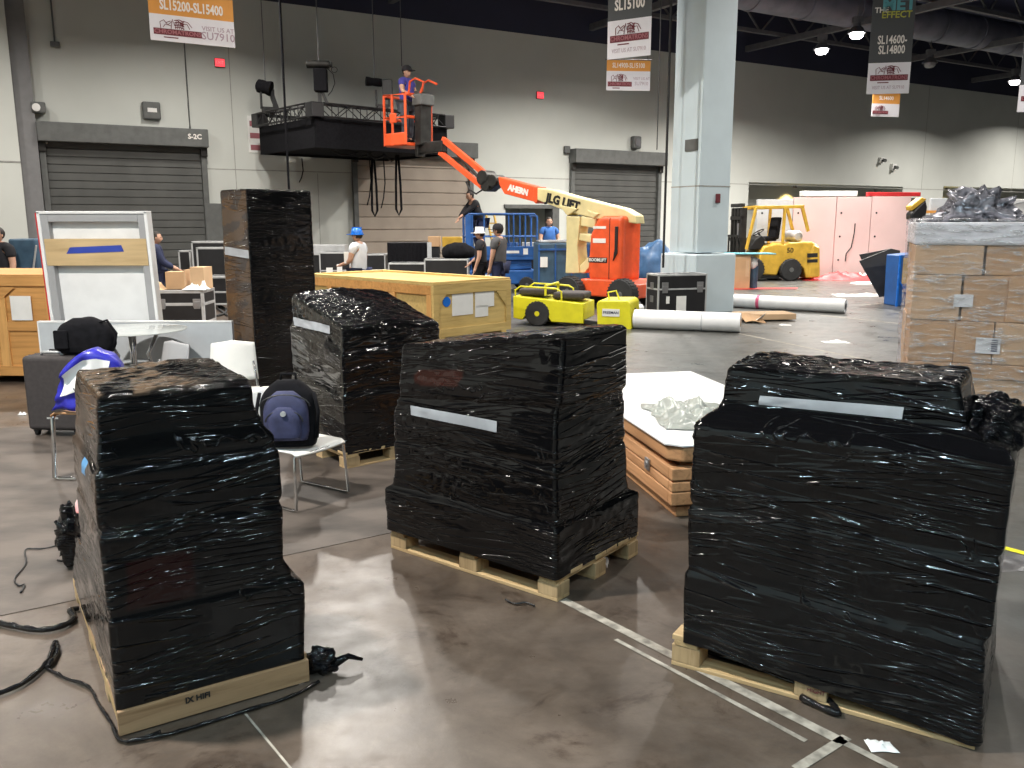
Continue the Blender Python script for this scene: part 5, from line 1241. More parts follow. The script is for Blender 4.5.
MB().b2(0, 1.6, 0, .08, 0, P(1010, 200, 20.5).z).build('panel', M['white'], r, bevel=.01); mb = MB(); mb.tube([(.55 + .5 * math.cos(t), -.004, P(1010, 216, 20.5).z + .30 * math.sin(t)) for t in [i * PI / 14 for i in range(28)]], .012, 5, closed=True); mb.build('round_outline', M['paper_grey'], r)
MB().b2(-.1, 1.7, -.3, -.02, 0, P(1010, 217, 20.3).z).build('counter', M['laminate'], r, bevel=.01)
r = thing('tilted_sign', 'black and yellow rounded block tilted behind the end of the pink set wall', 'sign', (P(905, 260, 20).x, 20, 0), 0)
q = VP((P(905, 260, 20).x, 20), 0); MB().prism([q.at(*p) for p in ((911, 214), (926, 199), (928, 208), (926, 219), (911, 221))], 0, .3).build('block', M['laminate'], r, bevel=.05)
MB().prism([q.at(*p) for p in ((911, 207), (922, 198), (927, 200), (912, 211.5))], -.01, .3).build('yellow_edge', M['cat'], r, bevel=.02)
MB().b2(.25, .33, .1, .18, 0, q.at(915, 216)[1]).build('stand', M['laminate'], r)
# ============================================================ pallet of brown boxes in clear film
XO = Vector((P(909, 330, 7.0).x, 7.0, 0)); XR = -.38; vx = VP((XO.x, XO.y), XR)
r = thing('boxed_pallet', 'tall pallet of brown cardboard boxes in clear film with a white sheet on top', 'wrapped pallet', XO, XR)
zs = [.13, .42, vx.at(960, 365)[1], vx.at(960, 320)[1], vx.at(960, 277)[1], vx.at(960, 246)[1]]
zs = [.13, .40, vx.at(960, 364)[1], vx.at(960, 322)[1], vx.at(960, 276)[1], vx.at(960, 246)[1]]
spl = [[0, .33, .86, 1.25], [0, .34, .9, 1.25], [.0, .33, .95, 1.25], [0, .34, .62, 1.25], [0, .36, .68, 1.25], [0, .5, 1.25]]
rnd = random.Random(5)
for i in range(5):
    xs_ = spl[i + 1] if i < 4 else spl[5]
    for a, b in zip(xs_, xs_[1:]):
        for (y0, y1) in ((0, .55), (.55, 1.1)):
            j = rnd.uniform(-.008, .008); MB().b2(a + .004 + j, b - .004 + j, y0 + .004 + j, y1 - .004, zs[i] + .002, zs[i + 1] - .002).build('cardboard_box', M['card' if rnd.random() < .5 else 'card2'], r, bevel=.006)
MB().b2(-.02, 1.30, -.02, 1.12, zs[5], vx.at(960, 223)[1]).build('foam_sheet', M['white'], r, bevel=.02)
for (a, b, c, d) in ((954, 295, 972, 308), (976, 338, 999, 355)):
    p, q = vx.at(a, b), vx.at(c, d); lb = MB().b2(p[0], q[0], -.012, -.006, q[1], p[1]).build('label', M['paper'], r)
    if a == 976:
        for k in range(6): MB().b2(q[0] - .065, q[0] - .02, -.0135, -.012, q[1] + .02 + k * .017, q[1] + .029 + k * .017).build('print', M['navy'], lb)
pallet_parts(r, 1.25, 1.1, .13, 7)
class ClearLoad(Load): pass
cl_ = Load([(.08, -.03, 1.30, -.03, 1.14), (1.0, -.03, 1.30, -.03, 1.14), (vx.at(960, 223)[1] + .03, -.035, 1.315, -.035, 1.15)], 44., .010, r=.03)
o = cl_.mesh('clear_film', r, None, step=.03); o.data.materials.clear(); o.data.materials.append(M['clear'])
ztop = vx.at(960, 223)[1] + .05
vv = MB(); vv.ball((.44, .3, ztop + .03), .17, 1.3, 1.0, .95, n=34, m=22, wob=.9, seed=3); vv.ball((.26, .3, ztop - .01), .08, 2.2, 1.2, .5, n=30, m=16, wob=.7, seed=8); vv.ball((.62, .3, ztop - .01), .08, 1.8, 1.2, .5, n=30, m=16, wob=.7, seed=9)
vv.build('crumpled_film', mat('dark_silvery_film', (.30, .30, .34), .12, var=.45, vs=16, bump=.8, bs=18, metal=.5), r, smooth='full')
# ============================================================ left side: crate, framed panel, low panel
def wallp(px, py, n=0.0):
    d = ray(px, py); q = Vector((0, 28, 0)) + N * n; t = (q.dot(N)) / (d.dot(N)) if 0 else ((q - Vector((0, 0, H))).dot(N)) / d.dot(N)
    p = Vector((0, 0, H)) + d * t; return p
r = thing('shipping_crate', 'orange plywood crate with battens and a paper, at the left edge behind the suitcase', 'crate', (P(60, 300, 8.9).x - 1.75, 8.9, 0), -.06)
w_, d_, h_ = 1.75, 1.2, P(30, 275, 8.9).z
MB().b2(.02, w_ - .02, .02, d_, .08, h_).build('plywood_box', M['orange_wood'], r)
for x in (0, .52, 1.12, w_ - .10): MB().b2(x, x + .10, 0, .03, .08, h_ - .11).build('batten', M['orange_woodZ'], r, bevel=.004)
for z in (.08, .55, h_ - .1): MB().b2(0 if z != .55 else .1, w_, -.004 if z != .55 else .003, .028, z, z + .10).build('rail', M['orange_wood'], r, bevel=.004)
MB().b2(0, w_, 0, d_, h_, h_ + .02).build('lid', M['orange_wood'], r, bevel=.004)
for x in (.1, .8, 1.5): MB().b2(x, x + .1, 0, d_, 0, .08).build('skid', M['yell_woodY'], r)
MB().prism([(1.02, h_ - .11), (1.34, h_ - .11), (1.18, h_ - .24)], -.003, .0).build('corner_brace', M['orange_wood'], r)
MB().b2(1.28, 1.5, -.006, 0, h_ - .45, h_ - .2).build('paper', M['paper'], r)
# framed white display panel leaning behind the low panel
FX = P(37, 300, 8.25); rzf = .0
r = thing('display_frame', 'tall white framed panel with a wooden brace and blue tape, back side showing', 'display panel', (P(55, 322, 8.25).x, 8.25, 0), rzf)
h_ = P(90, 212, 8.25).z; w_ = P(154, 300, 8.25).x - P(48, 300, 8.25).x
sh = Matrix.Identity(4); sh[0][2] = -.035
def SB(): return MB(sh)
mb = SB(); f_ = .085
mb.b2(0, f_, 0, .10, 0, h_); mb.b2(w_ - f_, w_, 0, .10, 0, h_); mb.b2(f_, w_ - f_, 0, .10, h_ - f_, h_); mb.b2(f_, w_ - f_, 0, .10, .02, .1); mb.build('frame', M['grey_shell'], r, bevel=.006)
mb = SB(); mb.b2(-.012, .018, -.012, .10, 0, h_ + .01); mb.b2(w_ - .018, w_ + .012, -.012, .1, 0, h_ + .01); mb.b2(-.012, w_ + .012, -.012, .1, h_ - .01, h_ + .015); mb.build('edge_trim', M['white'], r, bevel=.004)
SB().b2(f_, w_ - f_, .07, .09, .1, h_ - f_).build('back_board', M['white'], r)
SB().b2(-.03, -.012, .0, .10, 0, h_).build('red_edge', M['red'], r)
z0, z1 = P(90, 265, 8.25).z, P(90, 238, 8.25).z
SB().b2(f_ - .06, w_ - f_ + .06, -.006, .05, z0, z1).build('wood_brace', wood('pale_brace_wood', (.62, .45, .24), (.48, .33, .16), 'X', .5), r, bevel=.004)
mb = SB(); mb.prism([(f_ + .14, z1 - .14), (f_ + .18, z1 - .08), (w_ - f_ - .18, z1 - .06), (w_ - f_ - .16, z1 - .12)], -.010, -.006); mb.build('blue_tape', M['blue_tape'], r)
r = thing('low_panel', 'long pale grey panel standing on its edge behind the glass table', 'panel', (P(39, 330, 7.95).x, 7.95, 0), 0)
w_ = P(232, 330, 7.95).x - P(39, 330, 7.95).x; h_ = P(120, 322, 7.95).z
MB().b2(0, w_, 0, .05, 0, h_).build('panel', M['offwhite'], r); MB().b2(0, w_, -.004, .054, h_, h_ + .015).build('edge_trim', M['white'], r, bevel=.002); MB().b2(-.012, .0, -.004, .054, 0, h_ + .015).build('edge_trim', M['white'], r)
# round glass table
tz_ = .745; tc = G(131, 328.5, tz_)
r = thing('round_table', 'round glass-topped table on a chrome frame in front of the low panel', 'table', (tc.x, tc.y, 0), 0)
MB().lathe([(.44, 0), (.455, .003), (.455, .009), (.44, .012)], (0, 0, tz_ - .012), 64).build('glass_top', M['glass'], r, smooth=True)
for k in range(4):
    t = .5 + k * PI / 2; MB().tube([(.30 * math.cos(t), .30 * math.sin(t), 0), (.17 * math.cos(t), .17 * math.sin(t), .35), (.12 * math.cos(t), .12 * math.sin(t), .52), (.22 * math.cos(t), .22 * math.sin(t), tz_ - .014)], .017, 10).build('leg', M['chrome'], r, smooth='full')
MB().lathe([(.10, .44), (.13, .45), (.13, .46), (.10, .47)], n=28).build('ring', M['chrome'], r, smooth=True)
# chairs: moulded seat and back on chrome legs
def shell_chair(label, loc, rz, shell='white_shell', wire=True, group=None, rest=True):
    r = thing('chair' if rest else 'stool', label, 'chair' if rest else 'stool', loc, rz, group)
    def seat(i, j):
        x = (i - .5) * .45; y = (j - .5) * .44
        return (x * (1 - .06 * abs(j - .5)), y, .445 - .030 * math.cos((i - .5) * PI) * math.cos((j - .45) * 2.6) - (.02 if j < .06 else 0))
    MB().sheet(14, 14, seat, th=(0, 0, -.014)).build('seat', M[shell], r, smooth='full', bevel=0)
    def back(i, j):
        x = (i - .5) * (.42 - .05 * j); z = .50 + .34 * j
        return (x, .215 + .07 * j - .05 * math.cos((i - .5) * PI) + .05, z + (-.03 * abs(i - .5) * 2 if j > .9 else 0))
    if rest: MB().sheet(14, 10, back, th=(0, .013, 0)).build('backrest', M[shell], r, smooth='full')
    for sx in (-1, 1):
        MB().tube([(sx * .20, -.20, .425), (sx * .215, -.205, .40), (sx * .235, -.22, .012), (sx * .235, -.19, .008), (sx * .235, .20, .008), (sx * .235, .225, .012), (sx * .205, .215, .40)] + ([(sx * .19, .24, .52), (sx * .17, .26, .66)] if rest else []), .010 if rest else .014, 8).build('leg', M['chrome'], r, smooth='full')
    MB().tube([(-.215, -.205, .415), (.215, -.205, .415)], .008).build('crossbar', M['chrome'], r)
    return r
c1 = G(300, 500); c1 = Vector((-1.30, 5.02, .006))
shell_chair('white chair with chrome legs carrying the blue backpack', c1, 1.0).scale = (.92, .92, .78)
shell_chair('white chair with bright backrest beside the foot of the tall narrow load', (P(232, 380, 6.3).x, 6.3, .006), .25).scale = (.86, .86, .90)
shell_chair('grey-backed chair on chrome legs beside the glass table', (P(146, 380, 6.45).x, 6.45, .006), -.6, 'grey_shell').scale = (.85, .85, .88)
shell_chair('stool with orange-brown seat and chrome legs under the blue and white bag', (P(103, 430, 5.6).x, 5.6, .006), -PI / 2 - .1, 'skid', rest=False)
# backpack on its chair
r = thing('backpack', 'dark blue backpack standing on the white chair', 'backpack', c1 + Vector((-.02, -.06, .348)), .05); r.scale = (.92, .92, .84)
mb = MB()
def bag(w_, d_, h_, n=22, m=18, sq=3.4, top=.55):
    b = MB(); vs = []; 
    for j in range(m + 1):
        z = h_ * j / m; f = (1 - max(0, (z / h_ - top) / (1 - top)) ** 2.6 * .62) * (1 - .10 * max(0, 1 - z / h_ * 6))
        for i in range(n):
            t = 2 * PI * i / n; c, s_ = math.cos(t), math.sin(t); e = (abs(c) ** sq + abs(s_) ** sq) ** (-1 / sq)
            vs.append((c * e * w_ / 2 * f, s_ * e * d_ / 2 * f, z))
    fs = [(j * n + i, j * n + (i + 1) % n, (j + 1) * n + (i + 1) % n, (j + 1) * n + i) for j in range(m) for i in range(n)] + [tuple(range(n))[::-1], tuple(m * n + i for i in range(n))]
    return b.add(vs, fs)
bag(.36, .20, .46).build('main_body', M['fabric_black'], r, smooth='full')
b = bag(.28, .10, .34, top=.5); b.v = [v + Vector((0, -.10, .06)) for v in b.v]; b.build('front_pocket', M['pack'], r, smooth='full')
b = bag(.20, .06, .22, top=.5); b.v = [v + Vector((0, -.15, .08)) for v in b.v]; b.build('small_pocket', M['pack'], r, smooth='full')
mb = MB()
for rr_x, rz_, yy in ((.115, .20, -.162), (.155, .30, -.125)): mb.tube([(rr_x * math.cos(t), yy, rz_ + .08 * math.sin(t)) for t in [i * PI / 12 for i in range(13)]], .005, 6)
mb.build('zip', M['black'], r)
MB().tube([(-.05, .02, .44), (-.045, .02, .50), (.045, .02, .50), (.05, .02, .44)], .009).build('top_handle', M['fabric_black'], r, smooth='full')
MB().cyl((0, -.19, .26), (0, -.178, .26), .018, n=14).build('badge', M['alu'], r)
for sx in (-1, 1): MB().tube([(sx * .17, -.05, .38), (sx * .195, -.06, .25), (sx * .18, -.06, .06)], .012).build('side_strap', M['fabric_black'], r, smooth='full')
r = thing('pillow_bag', 'pale grey and blue bag leaning left of the backpack', 'bag', c1 + Vector((-.17, .12, .348)), .3); r.scale = (.9, .9, .85)
b = bag(.13, .10, .34); b.build('body', M['offwhite'], r, smooth='full'); MB().ball((-.03, -.05, .27), .045, 1, .5, 1.2).build('blue_patch', M['bluebag'], r, smooth=True)
# suitcase
sc0 = G(28, 436); r = thing('suitcase', 'charcoal suitcase standing upright on the carpet at the left', 'suitcase', Vector((sc0.x, sc0.y, .006)), -.08)
hs_ = P(50, 355, sc0.y).z
MB().b2(0, .43, 0, .24, .045, hs_ - .01).build('shell', M['suit'], r, bevel=.035, seg=4)
mb = MB(); mb.b2(.02, .41, .075, .085, .05, hs_ - .008); mb.b2(.02, .41, .15, .16, .05, hs_ - .008); mb.build('zip_band', M['black'], r, bevel=.003)
for y in (.07, .17):
    mb = MB(); mb.tube([(.13, y, hs_ - .01), (.14, y, hs_ + .015), (.29, y, hs_ + .015), (.30, y, hs_ - .01)], .010); mb.build('handle', M['black' if y > .1 else 'alu'], r, smooth='full')
for x in (.05, .38):
    for y in (.05, .19): mb = MB(); mb.cyl((x - .012, y, .024), (x + .012, y, .024), .024, n=14); mb.b2(x - .02, x + .02, y - .02, y + .02, .03, .05); mb.build('caster', M['black'], r)
MB().b2(.17, .26, -.003, .0, hs_ * .22, hs_ * .24).build('badge', M['alu'], r)
# shopping bag on the chair
r = thing('shopping_bag', 'royal blue and white plastic shopping bag on a chair behind the left pallet', 'bag', (P(93, 430, 5.5).x, 5.48, .455), .25); r.scale = (.82, .85, .82)
mb = MB()
def bagf(i, j):
    x = (i - .5) * .52; z = .02 + .46 * j; k = noise.noise(Vector((i * 4, j * 4, 3)))
    return (x * (1 - .25 * j) + .05 * j + .04 * k, -.07 - .06 * math.cos((i - .5) * PI) * (1 - j) + .05 * k, z * (.72 + .28 * math.sin(i * 3)) + .03 * k)
mb.sheet(16, 12, bagf, th=(0, .16, 0)); mb.build('bag_body', M['bluebag'], r, smooth='full')
sh2 = MB(); sh2.sheet(12, 5, lambda i, j: tuple(Vector(bagf(.08 + i * .78, .30 + .5 * j + .12 * i)) + Vector((0, -.012, .0)))); sh2.build('white_band', M['white'], r, smooth='full')
text('lettering', 'K FUL', .07, M['navy'], r, (.02, -.17, .22), th=.001, ry=-.5)
# black bag on the chair behind
r = thing('black_bag', 'black soft bag slumped on top of the suitcase', 'bag', (P(84, 350, 6.62).x, sc0.y + .13, hs_ + .012), .1); r.scale = (.9, .8, .74)
b = bag(.48, .28, .36, top=.4); b.v = [v + Vector((0, 0, .02 * noise.noise(v * 9))) for v in b.v]; b.build('body', M['fabric_black'], r, smooth='full')
MB().tube([(.1, -.05, .30), (.20, -.05, .34), (.27, -.05, .20), (.25, -.08, .05)], .013).build('strap', M['fabric_black'], r, smooth='full'); MB().b2(-.22, -.1, -.16, -.13, .05, .25).build('pocket', M['fabric_black'], r, bevel=.02)
# ============================================================ flight cases and people in the left background
Y_ = 13.2; o = Vector((P(156, 320, Y_).x, Y_, 0)); zt_ = P(180, 290, Y_).z
ca = road_case('silver-edged blue-black case under the cartons, behind the framed panel', o, .05, .74, .6, zt_, edge=.045, split=.55)
t = thing('cardboard_box', 'open brown carton on the silver-edged case', 'box', o + Vector((.13, .15, zt_ + .005)), .1); MB().b2(0, .28, 0, .3, 0, .27).build('carton', M['card'], t, bevel=.004); MB().b2(.28, .30, .0, .3, .05, .30).build('flap', M['card2'], t)
t = thing('cardboard_box', 'second brown carton, half hidden on the silver-edged case', 'box', o + Vector((.50, .2, zt_ + .005)), -.1); MB().b2(0, .22, 0, .3, 0, .34).build('carton', M['card2'], t, bevel=.004)
crumple('crumpled_paper', 'white crumpled paper on the right end of the silver-edged case', 'paper', o + Vector((.60, .12, zt_ + .006)), .34, .22, .16, M['paper'], n=14, seed=4, fr=9)
crumple('crumpled_paper', 'pale crumpled wrap on the left end of the silver-edged case', 'paper', o + Vector((.0, .12, zt_ + .006)), .26, .22, .16, M['card2'], n=14, seed=6, fr=9)
for (x0, x1, y0, Y_, lab, d_) in ((191, 228, 241, 18.8, 'tall black case with a metal frame left of the tall narrow load', .7), (196, 226, 247, 17.6, 'black open case with a silver frame before the taller black case', .3),
                                (205, 232, 276, 16.4, 'low black case standing left of the foot of the tall narrow load', .5), (178, 190, 250, 19.4, 'narrow silver-framed case behind the man in navy', .5)):
    a, b = P(x0, y0, Y_), P(x1, y0, Y_); road_case(lab, (a.x, Y_, 0), 0, b.x - a.x, d_, a.z, latches=False, edge=.035, split=.42)
person('man in a navy jacket with short hair standing before the left shutter', Vector((P(160, 300, 15.2).x, 15.2, 0)), -PI / 2 + .35, 1.50, dict(ell=(-.14, .06, .64), wrl=(-.12, .17, .58), elr=(.14, .06, .64), wrr=(.10, .18, .58)), top='navy', legs='navy', long_sleeve=True)
person('person with black hair and dark vest at the left edge behind the orange crate', Vector((P(6, 300, 13.6).x, 13.6, 0)), PI - .3, 1.58, top='black_cloth', legs='black_cloth')
r = thing('wrapped_rack', 'grey film-wrapped rack beside the person at the left edge', 'rack', (P(14, 300, 13.9).x, 13.9, 0), .1)
a = P(30, 238, 13.9).z; MB().b2(0, .42, 0, .4, .5, a).build('wrapped_top', M['steel_blue'], r, bevel=.03)
for x in (.05, .35): MB().beam((x, .1, 0), (x, .1, .5), .03).build('leg', M['alu'], r)
MB().beam((.2, .02, .3), (.45, -.05, a - .1), .02).build('brace', M['alu'], r)
# man in blue hard hat
person('man in a blue hard hat and white T-shirt holding papers, walking left', Vector((P(360, 300, 15.35).x, 15.35, 0)), PI / 2 - .35, 1.53, dict(ell=(-.13, .04, .64), wrl=(-.09, .16, .60), elr=(.15, .0, .64), wrr=(.12, .13, .57)), top='white_cloth', legs='navy', hat='helmet_blue')
mb = MB(); mb.box((0, 0, .08), (.10, .02, .20)); tag(mb.build('paper_bundle', M['paper'], bevel=.004, loc=P(347, 262, 15.2)), 'white papers held by the man in the blue hard hat', 'paper')
# equipment beyond the yellow crate
for (x0, x1, y0, Y_, lab, d_, kw) in ((319, 350, 252, 20.0, 'black case with white papers left of the blue hard hat', .6, dict(paper=((.15, .3, .35, .62), (.4, .52, .3, .7)))),
        (352, 385, 254, 21.0, 'black case with pale edges right behind the blue hard hat', .6, {}), (424, 468, 259, 18.4, 'low metal-framed case just left of the scissor lift', .6, {}),
        (388, 426, 263, 18.9, 'low silver-edged case before the black curtain box', .5, {})):
    a, b = P(x0, y0, Y_), P(x1, y0, Y_); road_case(lab, (a.x, Y_, 0), 0, b.x - a.x, d_, a.z, latches=False, edge=.03, split=.5, **kw)
a, b = P(387, 243, 20.2), P(427, 243, 20.2); r = thing('draped_case', 'big box under pleated black cloth before the tan shutter', 'case', (a.x, 20.2, 0), 0)
W__ = b.x - a.x; mb = MB(); mb.sheet(40, 2, lambda i, j: (W__ * i, .012 * math.sin(i * 60), a.z * j)); mb.build('pleated_cloth', M['fabric_black'], r, smooth='full'); MB().b2(0, W__, .02, .6, 0, a.z + .02).build('box', M['laminate'], r, bevel=.01); MB().b2(W__, W__ + .10, 0, .05, 0, a.z + .02).build('metal_post', M['alu'], r)
Y_ = 18.6; a = P(440, 259, Y_); mb = MB(); mb.ball((.38, .3, .12), .36, 1, .7, .6, n=24, m=14, wob=.15); mb.v = [Vector((v.x, v.y, max(0, v.z))) for v in mb.v]
tag(mb.build('equipment_bag', M['fabric_black'], smooth='full', loc=(a.x, Y_ - .12, P(440, 259, 18.4).z + .006)), 'black rounded bag on the metal-framed case left of the scissor lift', 'bag')
for i, (px, Y_, w_, h_, m_, lab) in enumerate(((434, 21.6, .3, 1.3, 'card', 'brown carton with a red band behind the black bag'), (452, 22.3, .5, 1.28, 'cat', 'yellow tool case beyond the black bag left of the scissor lift'), (328, 20.9, .8, 1.12, 'alu', 'pale worktable edge behind the left cases'), (545, 22.6, 1.2, 1.12, 'paper_grey', 'pale grey counter in front of the man in the bright blue shirt'))):
    p_ = P(px, 250, Y_); r = thing(('cardboard_box', 'tool_case', 'worktable', 'counter')[i], lab, ('box', 'case', 'table', 'counter')[i], (p_.x - w_ / 2, Y_, 0), 0)
    MB().b2(0, w_, 0, .4, h_ - .25, h_).build('top', M[m_], r, bevel=.01); MB().b2(.03, w_ - .03, .03, .37, 0, h_ - .25).build('base', M['laminate'], r)
crumple('crumpled_paper', 'white crumpled paper on the low metal-framed case', 'paper', Vector((P(452, 268, 17.8).x, 17.85, .80)) if 0 else G(452, 266, .86), .5, .3, .14, M['paper'], n=14, seed=14, fr=6) if 0 else None
# black trash heap left of tall load
strand('cable_coil', 'loose black cable coil on the floor left of the tall narrow load', [(205, 312), (212, 306), (222, 307), (226, 312), (216, 316), (207, 313), (215, 308), (228, 316)], .02, 'rubber', 'cable')
tag(MB().b2(0, 1.0, 0, .7, 0, .10).build('white_sheet_stack', M['paper_grey'], bevel=.01, loc=G(200, 335)), 'pale flat stack on the floor behind the low panel', 'stack')
# ============================================================ hanging banners
def logo(root, x0, x1, z0, z1, y):
    """dark red name bar under a tangle of bent arms"""
    w_ = x1 - x0; h_ = z1 - z0; zb0, zb1 = z0 + h_ * .16, z0 + h_ * .44
    bar = MB().b2(x0, x1, y - .004, y, zb0, zb1).build('logo_bar', M['print_red'], root)
    text('lettering', 'CHROMATRONS', (zb1 - zb0) * .92, M['print_rose'], bar, ((x0 + x1) / 2, y - .006, (zb0 + zb1) / 2), th=.001, bold=.002, sx=w_ * .92 / ((zb1 - zb0) * .92 * 7.1))
    X = lambda u: x0 + w_ * u; Z = lambda v: z0 + h_ * v; mb = MB(); rr = h_ * .016
    for pts in (((.15, .45), (.14, .72), (.22, .82), (.30, .62), (.40, .80)), ((.2, .5), (.25, .64), (.36, .58)), ((.36, .45), (.40, .88), (.44, .6)), ((.62, .85), (.72, .80), (.80, .58)), ((.62, .70), (.70, .72), (.75, .5)), ((.22, .82), (.26, .70), (.36, .80))):
        mb.tube([(X(u), y - .004, Z(v)) for u, v in pts], rr, 5)
    for k in range(5): mb.tube([(X(.46 + .04 * k), y - .004, Z(.46)), (X(.45 + .035 * k), y - .004, Z(.72 + .03 * (k % 2))), (X(.50 + .03 * k), y - .004, Z(.86 - .04 * (k % 3))), (X(.62), y - .004, Z(.60))], rr, 5)
    for v_ in (.52, .62, .74, .84): mb.tube([(X(.44), y - .004, Z(v_)), (X(.54), y - .004, Z(v_ + .04)), (X(.64), y - .004, Z(v_ - .03))], rr * 1.2, 5)
    mb.v = [Vector((v.x, max(min(v.y, y - .0005), y - .008), v.z)) for v in mb.v]; mb.build('logo_figure', M['print_red'], root)
    MB().b2(X(.2), X(.5), y - .003, y, Z(.04), Z(.09)).build('small_print', M['print_red'], root)
def banner(label, corner, rz, w_, parts, rods=True, top=9.0):
    r = thing('hanging_banner', label, 'banner', corner, rz); z = 0
    for (hh, m_) in parts: MB().b2(0, w_, -.004, .004, z, z + hh).build('fabric_panel', M[m_], r); z += hh
    MB().cyl((-.03, 0, z + .01), (w_ + .03, 0, z + .01), .015).build('top_rod', M['steel_grey'], r)
    L = top - corner[2] - z
    for x in (.08, w_ - .08): MB().cyl((x, 0, z + .02), (x, 0, z + L), .004, n=6).build('wire', M['steel_grey'], r)
    return r
def corner_at(px, py, Y): return P(px, py, Y)
# orange one, upper left
rz = AW; c = corner_at(151, 39, 14.5); vw = VP((c.x, c.y), rz); w_ = vw.at(234.5, 30)[0]; zz = lambda px, py: vw.at(px, py)[1] - c.z
h1 = zz(149, 12); h2 = .34
b = banner('orange and white banner reading SL15200-SL15400, upper left', c, rz, w_, [(h1, 'banner_white'), (h2, 'banner_orange'), (.5, 'banner_dark')])
text('lettering', 'SL15200-SL15400', .21, M['print_white'], b, (w_ / 2, -.006, h1 + h2 * .42), th=.001, bold=.006, sx=w_ * .93 / (.21 * 9.0))
logo(b, w_ * .04, w_ * .60, .04, h1 * .95, -.004)
text('lettering', 'VISIT US AT', .10, M['print_mauve'], b, (w_ * .80, -.006, h1 * .62), th=.001, bold=.001, sx=1.0); text('lettering', 'SU7910', .17, M['print_mauve'], b, (w_ * .80, -.006, h1 * .34), th=.001, bold=.002)
# dark one left of the column
rz = -.55; c = corner_at(607.5, 60, 16); vw = VP((c.x, c.y), rz); w_ = vw.at(651, 50)[0]; h1 = vw.at(608.5, 22)[1] - c.z
b = banner('dark and white banner reading SL15100 beside the column', c, rz, w_, [(h1, 'banner_white'), (1.6, 'banner_dark')])
text('lettering', 'SL15100', .24, M['print_white'], b, (w_ * .50, -.006, h1 + .24), th=.001, bold=.007, sx=w_ * .86 / (.24 * 4.3)); logo(b, w_ * .06, w_ * .95, h1 * .32, h1 * .98, -.004)
text('lettering', 'VISIT US AT SU7910', .10, M['print_mauve'], b, (w_ * .5, -.006, h1 * .20), th=.001, sx=w_ * .88 / (.10 * 9.6))
rz = .10; c = corner_at(606.5, 90.5, 22); vw = VP((c.x, c.y), rz); w_ = vw.at(650, 92)[0]; h1 = vw.at(606.5, 71)[1] - c.z; h2 = vw.at(606.5, 60)[1] - c.z - h1
b = banner('small orange and white banner hanging lower, behind the SL15100 banner', c, rz, w_, [(h1, 'banner_white'), (h2, 'banner_orange')])
text('lettering', 'SL14900-SL15100', .16, M['print_white'], b, (w_ / 2, -.006, h1 + h2 / 2), th=.001, bold=.003, sx=w_ * .93 / (.16 * 9.0)); logo(b, w_ * .03, w_ * .58, .03, h1 * .95, -.004)
text('lettering', 'VISIT US AT', .09, M['print_mauve'], b, (w_ * .8, -.006, h1 * .62), th=.001, sx=.9); text('lettering', 'SU7910', .12, M['print_mauve'], b, (w_ * .8, -.006, h1 * .36), th=.001, sx=.9)
# dark one right
rz = -.18; c = corner_at(866.5, 95, 15.5); vw = VP((c.x, c.y), rz); w_ = vw.at(909, 91)[0]; h1 = vw.at(868.5, 64)[1] - c.z
b = banner('tall dark banner reading The MET Effect and SL14600-SL14800, upper right', c, rz, w_, [(h1, 'banner_white'), (2.2, 'banner_dark')])
hz = lambda py: vw.at(885, py)[1] - c.z
text('lettering', 'SL14600-', .19, M['print_white'], b, (w_ * .52, -.006, hz(41)), th=.001, bold=.004, sx=w_ * .88 / (.19 * 4.8)); text('lettering', 'SL14800', .19, M['print_white'], b, (w_ * .52, -.006, hz(51)), th=.001, bold=.004, sx=w_ * .8 / (.19 * 4.4))
text('lettering', 'MET', .26, M['print_teal'], b, (w_ * .62, -.006, hz(6)), th=.001, bold=.01, sx=1.1); text('lettering', 'THE', .12, M['print_white'], b, (w_ * .22, -.006, hz(11)), th=.001, bold=.003); text('lettering', 'EFFECT', .15, M['print_lime'], b, (w_ * .58, -.006, hz(16)), th=.001, bold=.003)
logo(b, w_ * .06, w_ * .95, h1 * .32, h1 * .98, -.004); text('lettering', 'VISIT US AT SU7910', .08, M['print_mauve'], b, (w_ * .5, -.006, h1 * .20), th=.001, sx=w_ * .85 / (.08 * 9.6))
rz = .2; c = corner_at(871.5, 117, 26); vw = VP((c.x, c.y), rz); w_ = vw.at(898.5, 119)[0]; h1 = vw.at(871.5, 104)[1] - c.z; h2 = vw.at(871.5, 93)[1] - c.z - h1
b = banner('small orange and white banner hanging below and behind the MET Effect banner', c, rz, w_, [(h1, 'banner_white'), (h2, 'banner_orange')]); logo(b, w_ * .03, w_ * .6, .02, h1 * .95, -.004)
text('lettering', 'SL14600', .15, M['print_white'], b, (w_ / 2, -.006, h1 + h2 / 2), th=.001, bold=.002, sx=.9)
c = corner_at(1017, 113, 18); b = banner('white banner with dark red logo cut off by the right edge', c, -.1, .9, [(.52, 'banner_white'), (1.3, 'banner_dark')]); logo(b, .05, .85, .15, .5, -.004)
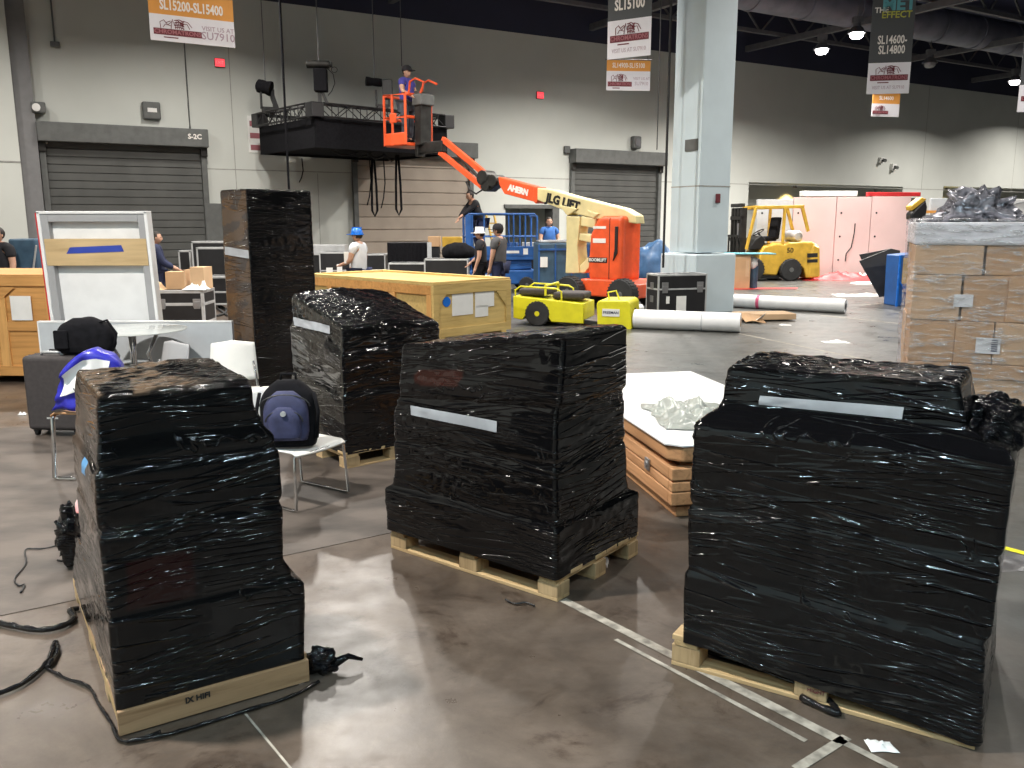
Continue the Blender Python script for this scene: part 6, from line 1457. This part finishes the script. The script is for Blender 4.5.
# ============================================================ things fixed to the back wall
def wallbox(name, label, cat, px, py, w_, h_, d_, m, bevel=.01):
    p = wallp(px, py); r = thing(name, label, cat, p + N * .001 + Vector((0, 0, -h_ / 2)), AW); MB().b2(-w_ / 2, w_ / 2, -d_, 0, 0, h_).build('housing', M[m], r, bevel=bevel); return r
for px, py, lab in ((219.5, 62.5, 'red lit exit sign on the wall under the orange banner'), (539.5, 95.5, 'red lit exit sign on the wall between the truss and the column')):
    b = wallbox('exit_sign', lab, 'exit sign', px, py, .26, .22, .06, 'frame_grey'); MB().b2(-.12, .12, -.066, -.06, .015, .205).build('lit_face', M['exit'], b); text('lettering', 'EXIT', .10, M['paper'], b, (0, -.068, .11), th=.001)
b = wallbox('wall_lamp', 'grey wall light box above the left shutter', 'wall lamp', 151, 110.5, .42, .42, .16, 'frame_grey', .03); MB().b2(-.10, .12, -.168, -.16, .17, .27).build('lens', M['paper'], b)
b = wallbox('wall_speaker', 'round grey speaker on the wall above the right shutter', 'speaker', 634, 143, .34, .42, .22, 'frame_grey', .05); MB().cyl((0, -.25, .2), (0, -.22, .2), .13, n=20).build('grille', M['steel_grey'], b)
wallbox('wall_sensor', 'small grey box on the wall left of the right shutter hood', 'sensor', 566, 150, .22, .24, .12, 'frame_grey', .03)
b = wallbox('bracket_light', 'small lamp on the dark grey strip above the left shutter', 'wall lamp', 38, 108, .3, .25, .35, 'frame_grey', .03); MB().cyl((-.05, -.38, .12), (-.05, -.35, .12), .09, n=16).build('lens', M['paper'], b)
b = wallbox('conduit_drop', 'thin pipe with a small box hanging at the wall, upper left', 'pipe', 55, 44, .2, .12, .12, 'frame_grey'); MB().cyl((0, -.05, .1), (0, -.05, 3.6), .02).build('pipe', M['frame_grey'], b)
b = wallbox('conduit', 'thin vertical conduit on the wall right of the left shutter hood', 'pipe', 190, 128, .04, .1, .04, 'frame_grey'); MB().cyl((0, -.03, .1), (0, -.03, 4.5), .015).build('pipe', M['frame_grey'], b)
for px, py, s_, lab in ((880, 161, .28, 'left of two small cameras on the wall right of the column'), (892, 168, .34, 'right of two small cameras on the wall right of the column')):
    b = wallbox('wall_camera', lab, 'camera', px, py, s_ * .8, s_ * .8, .14, 'paper'); MB().cyl((0, -.14, s_ * .4), (-.04, -.30, s_ * .3), .07, n=14).build('lens_barrel', M['frame_grey'], b)
b = wallbox('warning_sign', 'white and red warning signs stacked on the wall behind the truss', 'sign', 256, 134, .42, .95, .02, 'paper', .002)
for k in range(3): MB().b2(-.16, .16, -.024, -.02, .06 + k * .31, .20 + k * .31).build('red_mark', M['print_rose'], b)
b = wallbox('door_number_plate', 'small plate at the left end of the left shutter', 'plate', 45, 141, .10, .10, .14, 'paper')
b = wallbox('electrical_panel', 'grey electrical cabinet on the wall right of the left shutter', 'cabinet', 216, 226, .55, 1.2, .15, 'frame_grey')
for s_, (dx) in ((14.1, 0), (23.4, 0), (24.4, 0)):
    top_ = 3.12 if s_ < 20 else 3.2; p = W(s_, -1.0, top_ - .12)
    r = thing('recess_downlight', ('warm downlight in the recess right of the column' if s_ < 20 else 'warm downlight in the far right recess'), 'ceiling lamp', p, 0, None if s_ < 20 else 'warm lights in the far right recess')
    MB().lathe([(.06, .12), (.09, .0), (.085, .0), (.05, .10)][::-1], n=16).build('can', M['steel_grey'], r); MB().cyl((0, 0, .03), (0, 0, .035), .07, n=16).build('bulb', M['warmlens'], r)
    ld_ = bpy.data.lights.new('downlight', 'SPOT'); ld_.energy = 500; ld_.color = (1, .72, .25); ld_.spot_size = 2.2; ld_.spot_blend = .9; ld_.shadow_soft_size = .06
    lo = bpy.data.objects.new('downlight', ld_); COL.objects.link(lo); lo.parent = r; lo.location = (0, 0, -.02)
